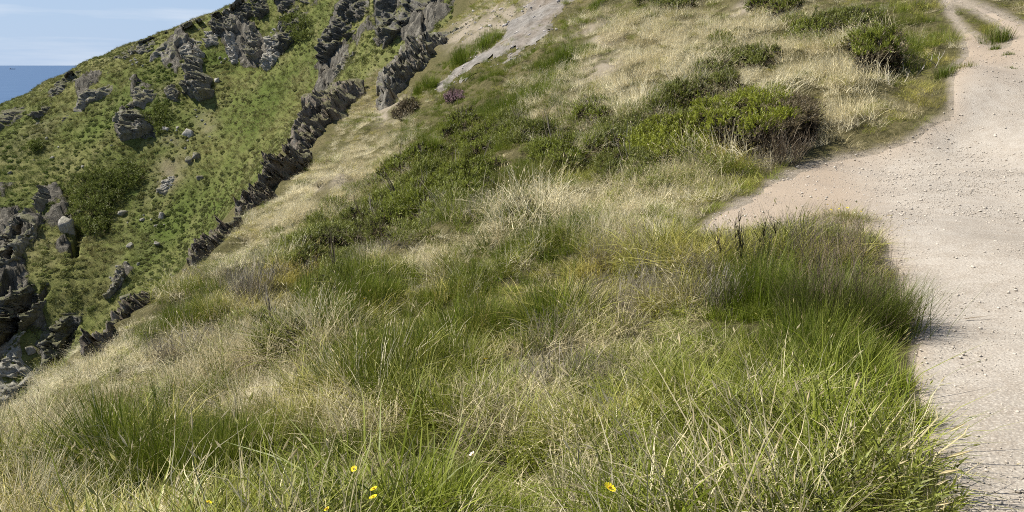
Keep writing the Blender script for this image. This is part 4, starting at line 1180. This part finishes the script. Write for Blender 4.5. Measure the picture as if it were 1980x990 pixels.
        obj('bare_branch', bmesh_of('bare_branch', [m1, m2]), M['branch_pale'], o)['kind'] = 'stuff'
    return o

def tussock(px, py, wpx, hpx, label, seed, mat='rush', n=900, dead=.12, name='grass_tussock', cat='tussock', spread=.3, wid=.0029, dead_mat='straw', depth=.6, group=None):
    base, R = ground(px, py)
    k = R / F; w = wpx * k; h = hpx * k * 1.15; dep = max(w * depth, h * .5)
    base = base + np.array([0, dep * .3, 0]); base[2] = gz(NEAR, base[0], base[1])[0]
    r = np.random.default_rng(seed)
    o = empty(name, base); tag(o, label, cat, group)
    nt = max(4, int(w * dep / (.2 * h) ** 2 * .25)); nt = min(nt, 60)
    a = r.uniform(0, 6.283, nt); d = r.uniform(0, 1, nt) ** .55
    tc = np.c_[np.cos(a) * d * w * .45, np.sin(a) * d * dep * .45]
    th = h * (1.05 - .45 * d ** 2) * (r.uniform(.45, 1.15, nt) if name == 'broom_bush' else r.uniform(.7, 1.1, nt))
    wid = wid * max(1.0, (R / 6) ** .75)
    for nn, nm, mt, hs, ls in ((int(n * (1 - dead)), 'green_blades', mat, 1.0, 1.0), (int(n * dead), 'dead_blades', dead_mat, 1.05 if dead_mat == 'straw' else .95, 1.6 if dead_mat == 'straw' else 1.15)):
        if nn < 8: continue
        t = r.integers(0, nt, nn)
        off = r.normal(0, 1, (nn, 2)) * min(.22 * h, .10)
        b = np.c_[tc[t] + off, np.zeros(nn)]
        b[:, 2] = gz(NEAR, base[0] + b[:, 0], base[1] + b[:, 1]) - base[2] - .02
        az_ = np.arctan2(off[:, 1] + .5 * tc[t, 1] * .3, off[:, 0] + .5 * tc[t, 0] * .3) + r.normal(0, .9 if name == 'broom_bush' else .5, nn)
        bl = blades(nn, b, az_, th[t] * r.uniform(.55, 1.1, nn) * hs, r.uniform(.02, spread, nn) * ls, r.uniform(0, spread, nn) * ls, wid * (1.0 if nm == 'green_blades' else .7) * r.uniform(.7, 1.3, nn), 4, (.035, .0045, .4) if (nm == 'dead_blades' and dead_mat == 'straw') else None, seed + 1, .04 if name == 'broom_bush' else .015, .04)
        obj(nm, bmesh_of(nm, [bl]), M[mt], o)['kind'] = 'stuff'
    return o

def twigs(px, py, wpx, hpx, label, seed, mat='twig', n=60, name='dead_shrub', cat='shrub', up=.5, wid=.006, fine=5):
    base, R = ground(px, py)
    k = R / F; w = wpx * k; h = hpx * k * 1.1; dep = w * .6
    base = base + np.array([0, dep * .3, 0]); base[2] = gz(NEAR, base[0], base[1])[0]
    r = np.random.default_rng(seed)
    o = empty(name, base); tag(o, label, cat)
    a = r.uniform(0, 6.283, n); d = r.uniform(0, 1, n) ** .6
    b = np.c_[np.cos(a) * d * w * .32, np.sin(a) * d * dep * .32, np.zeros(n)]
    b[:, 2] = gz(NEAR, base[0] + b[:, 0], base[1] + b[:, 1]) - base[2] - .02
    wid = wid * max(1, (R / 6) ** .5)
    m1 = blades(n, b, a + r.normal(0, .6, n), h * r.uniform(.5, 1.1, n), r.uniform(.05, up, n), r.uniform(-.15, .3, n), wid * r.uniform(.6, 1.2, n), 5, None, seed, .045)
    V = m1[0].reshape(n, -1, 3)
    kk = n * fine; ii = r.integers(0, n, kk)
    m2 = blades(kk, V[ii, r.integers(3, 10, kk)], r.uniform(0, 6.3, kk), h * r.uniform(.12, .38, kk), r.uniform(.15, .7, kk), r.uniform(-.2, .3, kk), wid * .55 * r.uniform(.6, 1.2, kk), 3, None, seed + 2, .06)
    obj('stem', bmesh_of('stem', [m1]), M[mat], o)['kind'] = 'stuff'
    obj('twig', bmesh_of('twig', [m2]), M[mat], o)['kind'] = 'stuff'
    return o

for k, a in enumerate([
    (1440, 262, 95, 44, -14, .62, 'large gorse bush with a black shaded hollow on the path side', 'gorse_bright', .80, 0),
    (1528, 250, 34, 34, -20, .48, 'brown twiggy end of the large gorse nearest the path', 'gorse_dead', .8, 0),
    (1310, 268, 80, 40, -8, .40, 'spreading yellow-green gorse left of the shaded hollow bush', 'gorse_bright', .45, 0),
    (1700, 112, 46, 28, 8, .52, 'gorse bush with bare white branches at its foot near the path', 'gorse', .85, 8),
    (805, 392, 95, 34, -14, .34, 'broad low gorse mat in the middle of the slope', 'gorse', .4, 0),
    (900, 345, 80, 28, -20, .34, 'low gorse mat touching the upper right of the broad one', 'gorse', .4, 0),
    (710, 432, 70, 28, -16, .36, 'grey-green gorse mat left of the broad one', 'gorse_grey', .5, 0),
    (605, 490, 58, 30, -28, .36, 'dark gorse clump at the left end of the gorse mats', 'gorse_grey', .5, 0),
    (1330, 172, 85, 18, -18, .32, 'dark low gorse strip in the pale straw grass', 'gorse_grey', .5, 0),
    (1150, 212, 26, 18, 0, .36, 'small round gorse with a dark base alone in straw grass', 'gorse', .6, 0),
    (540, 645, 48, 30, -10, .28, 'grey-green gorse clump in the lower left grass', 'gorse_grey', .4, 0),
    (1572, 58, 32, 16, 0, .40, 'small dark green gorse at the upper slope', 'gorse', .6, 0),
    (940, 268, 62, 20, -12, .36, 'gorse patch below the purple heather slope', 'gorse', .6, 0),
    (655, 545, 30, 20, 0, .26, 'little dark gorse above the bright green tussock', 'gorse_grey', .3, 0),
    (1205, 252, 70, 20, -6, .32, 'flat dull gorse between the two straw slopes', 'gorse_grey', .4, 0),
    (1090, 290, 80, 22, -6, .34, 'sprawling gorse beside the long dark green tussock', 'gorse', .4, 0),
    (1010, 250, 50, 16, -10, .32, 'thin gorse mat right of the heather patch', 'gorse_grey', .4, 0),
    (1500, 4, 44, 12, 0, .45, 'dark gorse on the top edge of the slope', 'gorse', .4, 0),
    (1300, 2, 62, 12, 0, .45, 'wide gorse on the top edge above the straw slope', 'gorse_grey', .4, 0),
    (1120, 325, 30, 12, 0, .26, 'tiny gorse on the right end of the long dark green tussock', 'gorse_grey', .4, 0),
    (785, 212, 24, 13, -40, .22, 'brown half-dead gorse under the big grey outcrop', 'gorse_dead', .4, 0),
    (895, 238, 34, 16, -25, .45, 'dark-bottomed gorse beneath the green grass slope', 'gorse', .65, 0),
    (815, 300, 34, 16, -25, .36, 'loose gorse tuft left of the dark-bottomed one', 'gorse', .4, 0),
    (1225, 318, 70, 26, 0, .30, 'ragged gorse mat just left of the spreading yellow-green one', 'gorse_grey', .5, 0),
    (1420, 120, 80, 16, -14, .34, 'thin dark gorse streak higher up in the straw slope', 'gorse_grey', .5, 0),
    (770, 330, 60, 18, -30, .34, 'gorse strip above the broad low mat', 'gorse', .4, 0),
    (1010, 410, 60, 16, -14, .26, 'heathy gorse mat in front of the long dark green tussock', 'gorse_grey', .4, 0),
    (1650, 40, 70, 16, 0, .40, 'scrubby gorse above the white-branched bush', 'gorse_grey', .5, 0),
]):
    gorse(*a[:6], a[6], 21 + k, a[7], a[8], a[9])
for k, a in enumerate([
    (175, 385, 48, 62, 20, 1.5, 'dense dark thicket on the headland with a black shaded side'),
    (245, 345, 34, 30, 0, .8, 'dark scrub clump beside the dense thicket'),
    (68, 284, 14, 8, -30, .6, 'small dark bush alone on the left grass slope'),
    (300, 232, 36, 26, -30, .55, 'green scrub under the broad grey outcrop'),
    (570, 50, 26, 34, -60, 1.0, 'ivy-dark scrub hanging on the large crag beside the gully')]):
    gorse(*a[:6], a[6], 142 + k, 'thicket', .0, 0, FAR, 'bramble_thicket', 'thicket', 1.5, 1.2)
tussock(320, 935, 340, 120, 'widest deep green tussock in the lower left corner', 60, 'rush', 3200, .06)
tussock(690, 596, 175, 62, 'bright green tussock in the middle below the gorse mats', 61, 'rush', 1700, .03)
tussock(850, 985, 130, 120, 'spiky green tussock at the bottom edge', 62, 'rush', 1200, .06)
tussock(780, 750, 170, 80, 'dull green tussock above the spiky one', 63, 'rush_dull', 1300, .12)
tussock(1005, 378, 210, 62, 'long dark green tussock across the middle of the slope', 64, 'rush_dull', 1800, .05)
tussock(365, 625, 130, 55, 'bright green tussock on the left edge of the near slope', 65, 'rush', 1100, .03)
tussock(1000, 205, 190, 45, 'green tussock band below the scree', 66, 'rush', 1500, .03)
tussock(1095, 132, 140, 36, 'green tussock with a dark right end beside the scree', 67, 'rush', 1200, .03)
tussock(915, 112, 120, 38, 'bright green tussock strip between scree and grey outcrop', 68, 'rush', 1200, .0)
tussock(828, 176, 56, 32, 'round green tussock at the foot of the scree', 69, 'rush', 600, .0)
tussock(835, 300, 70, 50, 'green tussock left of the gorse patch', 70, 'rush', 700, .05)
tussock(215, 800, 190, 60, 'thin green tussock in the straw at far left', 71, 'rush_dull', 1000, .25)
tussock(955, 655, 150, 90, 'tall green tussock left of the dead twiggy heap', 72, 'rush', 1300, .10)
tussock(1150, 20, 50, 18, 'small green tussock at the top edge beside the scree', 73, 'rush', 400, .0)
tussock(1585, 705, 200, 110, 'green tussock in front of the broom on the path side', 74, 'rush', 1900, .10)
tussock(1650, 900, 140, 80, 'drooping mixed tussock with black gaps by the path', 75, 'rush_dull', 1300, .08, spread=.5)
tussock(1460, 880, 210, 80, 'tousled yellow-green tussock left of the black-gapped one', 76, 'rush_dull', 1300, .08, spread=.6)
tussock(1280, 930, 150, 80, 'olive tussock behind the biggest yellow flower', 77, 'rush_dull', 900, .12, spread=.5)
tussock(560, 860, 190, 90, 'grass tussock right of the widest deep green one', 78, 'rush_dull', 1000, .25, spread=.5)
tussock(1930, 84, 44, 26, 'grass tuft at the tip of the island between the trails', 79, 'rush_dark', 350, .05)
tussock(1927, 96, 22, 10, 'small green tuft on the path below the grass island', 80, 'rush_dark', 160, .0, cat='tuft')
tussock(1950, 108, 18, 9, 'small green tuft alone in the middle of the path', 81, 'rush_dark', 140, .0, cat='tuft')
tussock(1957, 135, 16, 8, 'smallest green tuft beside the path crack', 82, 'rush_dark', 120, .0, cat='tuft')
tussock(1870, 132, 46, 14, 'dry tuft creeping onto the path below the trail fork', 83, 'rush_dull', 260, .2, cat='tuft')
tussock(1822, 150, 40, 26, 'dark green tuft at the path edge below the trail fork', 84, 'rush_dark', 300, .05)
tussock(1000, 640, 70, 50, 'dark spiky seedling tuft in the yellow grass', 85, 'rush_dark', 240, .0)

tussock(1500, 595, 190, 140, 'green broom shoots on the left half of the path-side bush', 90, 'rush', 1800, .05, name='broom_bush', cat='bush')
tussock(1635, 655, 200, 200, 'big broom bush leaning over the path with grey twig tips', 91, 'rush_dark', 5200, .28, name='broom_bush', cat='bush', spread=.42, dead_mat='twig_brown')
twigs(1600, 545, 210, 110, 'brown twiggy top of the path-side broom', 92, 'twig_brown', 150, up=.45, wid=.004, fine=4)
twigs(1660, 640, 170, 165, 'grey-brown twigs on the path side of the broom bush', 104, 'twig_brown', 120, up=.6, wid=.0045, fine=6)
twigs(1452, 540, 95, 125, 'single dark broom plant fanning up like a brush', 93, 'stem_dark', 9, 'broom_plant', 'broom', .55, .011, 16)
twigs(1400, 605, 90, 90, 'bleached grey twig fan beside the dark broom plant', 94, 'twig', 90, up=.5)
twigs(480, 585, 140, 75, 'grey dead shrub on the left slope', 95, 'twig', 110, up=.7)
twigs(330, 700, 140, 55, 'low dead heather in the straw at left', 96, 'twig', 100, up=.8)
twigs(1075, 755, 190, 95, 'collapsed dead twiggy heap in the centre of the grass', 97, 'twig', 70, up=.95, wid=.006)
twigs(1200, 620, 170, 110, 'thin grey stems standing in the pale grass', 98, 'twig', 60, up=.45, wid=.004, fine=3)
twigs(740, 480, 150, 60, 'brown dead branches under the broad gorse mat', 99, 'twig_brown', 90, up=.9)
twigs(1520, 320, 90, 70, 'brown twigs on the right side of the large gorse', 100, 'twig_brown', 90, up=.7)
twigs(1225, 160, 40, 30, 'dark twiggy sprig alone in the pale straw', 101, 'stem_dark', 26, up=.6)
twigs(950, 425, 130, 35, 'pale dead stalks in front of the long dark green tussock', 102, 'twig', 80, up=.9)
twigs(1680, 60, 140, 50, 'bleached tangle of stems above the white-branched gorse', 103, 'twig', 36, up=.8, wid=.003, fine=3)
gorse(880, 186, 14, 9, 0, .2, 'pink heather clump on the green slope below the scree', 110, 'heather', .0, name='heather', cat='heather', size=.8)

# a low dry cushion on the gravel
tussock(1648, 436, 100, 34, 'low dry grass cushion standing on the gravel beside the broom', 111, 'rush_dull', 1500, .45, spread=.9, wid=.0026, name='grass_cushion', cat='grass cushion', depth=.9)
tussock(1574, 408, 24, 10, 'tiny green cushion on the bare soil', 112, 'rush_dark', 160, .0, spread=.8, name='grass_cushion', cat='grass cushion', depth=.9)

# ------------------------------------------------------------------ flowers
def petal_mesh(n, rad, cup, wd):
    V, Q = [], []
    for k in range(n):
        a = 2 * math.pi * k / n
        for rr, ww, z in ((.12, .35, 0), (.6, 1.0, cup * .6), (1.0, .7, cup)):
            for sgn in (-1, 1):
                t = a + sgn * ww * wd
                V.append((rad * rr * math.cos(t), rad * rr * math.sin(t), rad * z))
        o = k * 6
        Q += [(o, o + 1, o + 3, o + 2), (o + 2, o + 3, o + 5, o + 4)]
    return mesh_from('petals', V, [Q])
PETALS = petal_mesh(13, .0165, .25, .20)
PETALS_W = petal_mesh(6, .02, .5, .42)
def flower(px, py, height, label, seed, white=False, scale=1.0):
    base, R = ground(px, py, height)
    r = np.random.default_rng(seed)
    o = empty('flower', base); tag(o, label, 'flower', 'yellow flowers in the grass' if not white else None)
    st = blades(2, np.zeros((2, 3)), np.array([0, 1.6]), np.full(2, height), np.full(2, .02), np.full(2, .02), np.full(2, .004), 4, None, seed)
    obj('stem', bmesh_of('stem', [st]), M['rush_dull'], o)
    hd = obj('petals', PETALS_W if white else PETALS, M['petal_white' if white else 'petal'], o, (.004, .004, height))
    hd.rotation_euler = (.45 + r.uniform(-.2, .2), r.uniform(-.25, .25), r.uniform(0, 6)); s_ = scale * max(1, R / 6) ** .3; hd.scale = (s_,) * 3
    c = obj('centre', boulder_mesh('centre', seed, .006, .006, .004, 2), M['centre'], o, (.004, .002, height + .004))
    return o
flower(1175, 953, .40, 'biggest yellow flower at the bottom right of centre', 1, scale=.9)
flower(720, 947, .34, 'upper of a pair of yellow flowers at the bottom', 2, scale=.8)
flower(719, 963, .33, 'lower of a pair of yellow flowers at the bottom', 3, scale=.85)
flower(682, 908, .36, 'yellow flower just above the pair at the bottom', 4, scale=.7)
flower(938, 695, .46, 'yellow flower alone in the middle grass', 5, scale=.95)
flower(400, 973, .42, 'yellow flower in front of the widest green tussock', 6, scale=.6)
flower(629, 986, .36, 'yellow flower on the bottom edge', 7, scale=.5)
flower(712, 562, .46, 'upper yellow flower on the bright green middle tussock', 8, scale=.9)
flower(704, 578, .44, 'lower yellow flower on the bright green middle tussock', 9, scale=.7)
flower(912, 880, .22, 'white flower head near the spiky tussock', 10, True, .8)
for k, (px, py) in enumerate([(1606, 406), (1622, 404), (1638, 402), (1664, 409), (1600, 396)]):
    flower(px, py, .26, ['yellow flower at the left end of the dry cushion', 'second yellow flower from the left on the dry cushion', 'yellow flower at the middle of the dry cushion', 'rightmost yellow flower on the dry cushion', 'yellow flower between the two cushions on the gravel'][k], 20 + k, scale=.75)

# ------------------------------------------------------------------ stones and a stick on the path
SM = [boulder_mesh('stone_%d' % k, 700 + k, 1, .78, .5, 2) for k in range(5)]
for me in SM: me.materials.append(M['pebble'])
STONES = [(1815, 640, 11), (1858, 755, 12), (1816, 795, 15), (1895, 640, 12), (1905, 700, 10), (1762, 745, 11), (1930, 600, 14), (1962, 560, 10), (1852, 372, 13), (1905, 405, 12), (1750, 390, 10), (1670, 380, 11), (1577, 370, 13), (1560, 345, 9),
          (1880, 520, 12), (1790, 470, 10), (1925, 470, 12), (1840, 880, 14), (1890, 850, 10), (1945, 900, 13), (1842, 940, 11), (1905, 960, 12), (1965, 820, 11), (1720, 335, 9), (1810, 320, 9), (1960, 300, 10), (1900, 250, 8), (1860, 225, 9), (1780, 560, 9), (1960, 690, 10), (1865, 590, 9), (1935, 760, 9)]
for k, (px, py, w_) in enumerate(STONES):
    p, R = ground(px, py)
    s_ = w_ * R / F * .36
    o = obj('stone', SM[k % 5], None, loc=p + np.array([0, 0, .016 + s_ * .12])); o.scale = (s_, s_, s_); o.rotation_euler = (0, 0, k * 1.7)
    tag(o, 'small pale stone lying loose on the gravel path', 'stone', 'loose stones on the path')
p, R = ground(1895, 623)
st = blades(3, np.array([[0, 0, .0], [0, .004, .003], [.02, 0, .002]]), np.array([.12, .14, .4]), np.array([.2, .2, .06]), np.array([.99, .99, .9]), np.array([.02, .0, .0]), np.array([.008, .008, .004]), 4, None, 9, .01, -.0)
st[0][:, 2] = st[0][:, 2] * .12
o = obj('stick', bmesh_of('stick', [st]), M['twig_brown'], loc=p + np.array([-.1, 0, .024])); tag(o, 'thin dry stick lying on the gravel path', 'stick')

# ------------------------------------------------------------------ a ship far out at sea
az_, q_ = ray(24, 134)
rs = (-62 - EYE) / float(q_)
sp = np.array([math.sin(az_) * rs, math.cos(az_) * rs, -62.0])
ship = empty('ship', sp); tag(ship, 'tiny grey ship on the sea near the horizon', 'ship')
L_ = 9 * rs / F
prof = [(-.5, .0), (-.46, .10), (.42, .10), (.5, .13), (.46, .0)]
V = [(x * L_, y * L_, z * L_) for y in (-.07, .07) for x, z in prof]
me = bpy.data.meshes.new('hull'); me.from_pydata(V, [], [(0, 1, 2, 3, 4)[::-1], (5, 6, 7, 8, 9)] + [(k, (k + 1) % 5, (k + 1) % 5 + 5, k + 5) for k in range(5)])
obj('hull', me, mat_plain('ship_hull', (.10, .11, .13)), ship)
def boxm(x0, x1, y0, y1, z0, z1):
    V = [(x, y, z) for z in (z0, z1) for y in (y0, y1) for x in (x0, x1)]
    return mesh_from('box', np.array(V), [[(0, 2, 3, 1), (4, 5, 7, 6), (0, 1, 5, 4), (2, 6, 7, 3), (0, 4, 6, 2), (1, 3, 7, 5)]])
obj('superstructure', boxm(-.42 * L_, -.26 * L_, -.06 * L_, .06 * L_, .1 * L_, .24 * L_), mat_plain('ship_white', (.55, .57, .6)), ship)
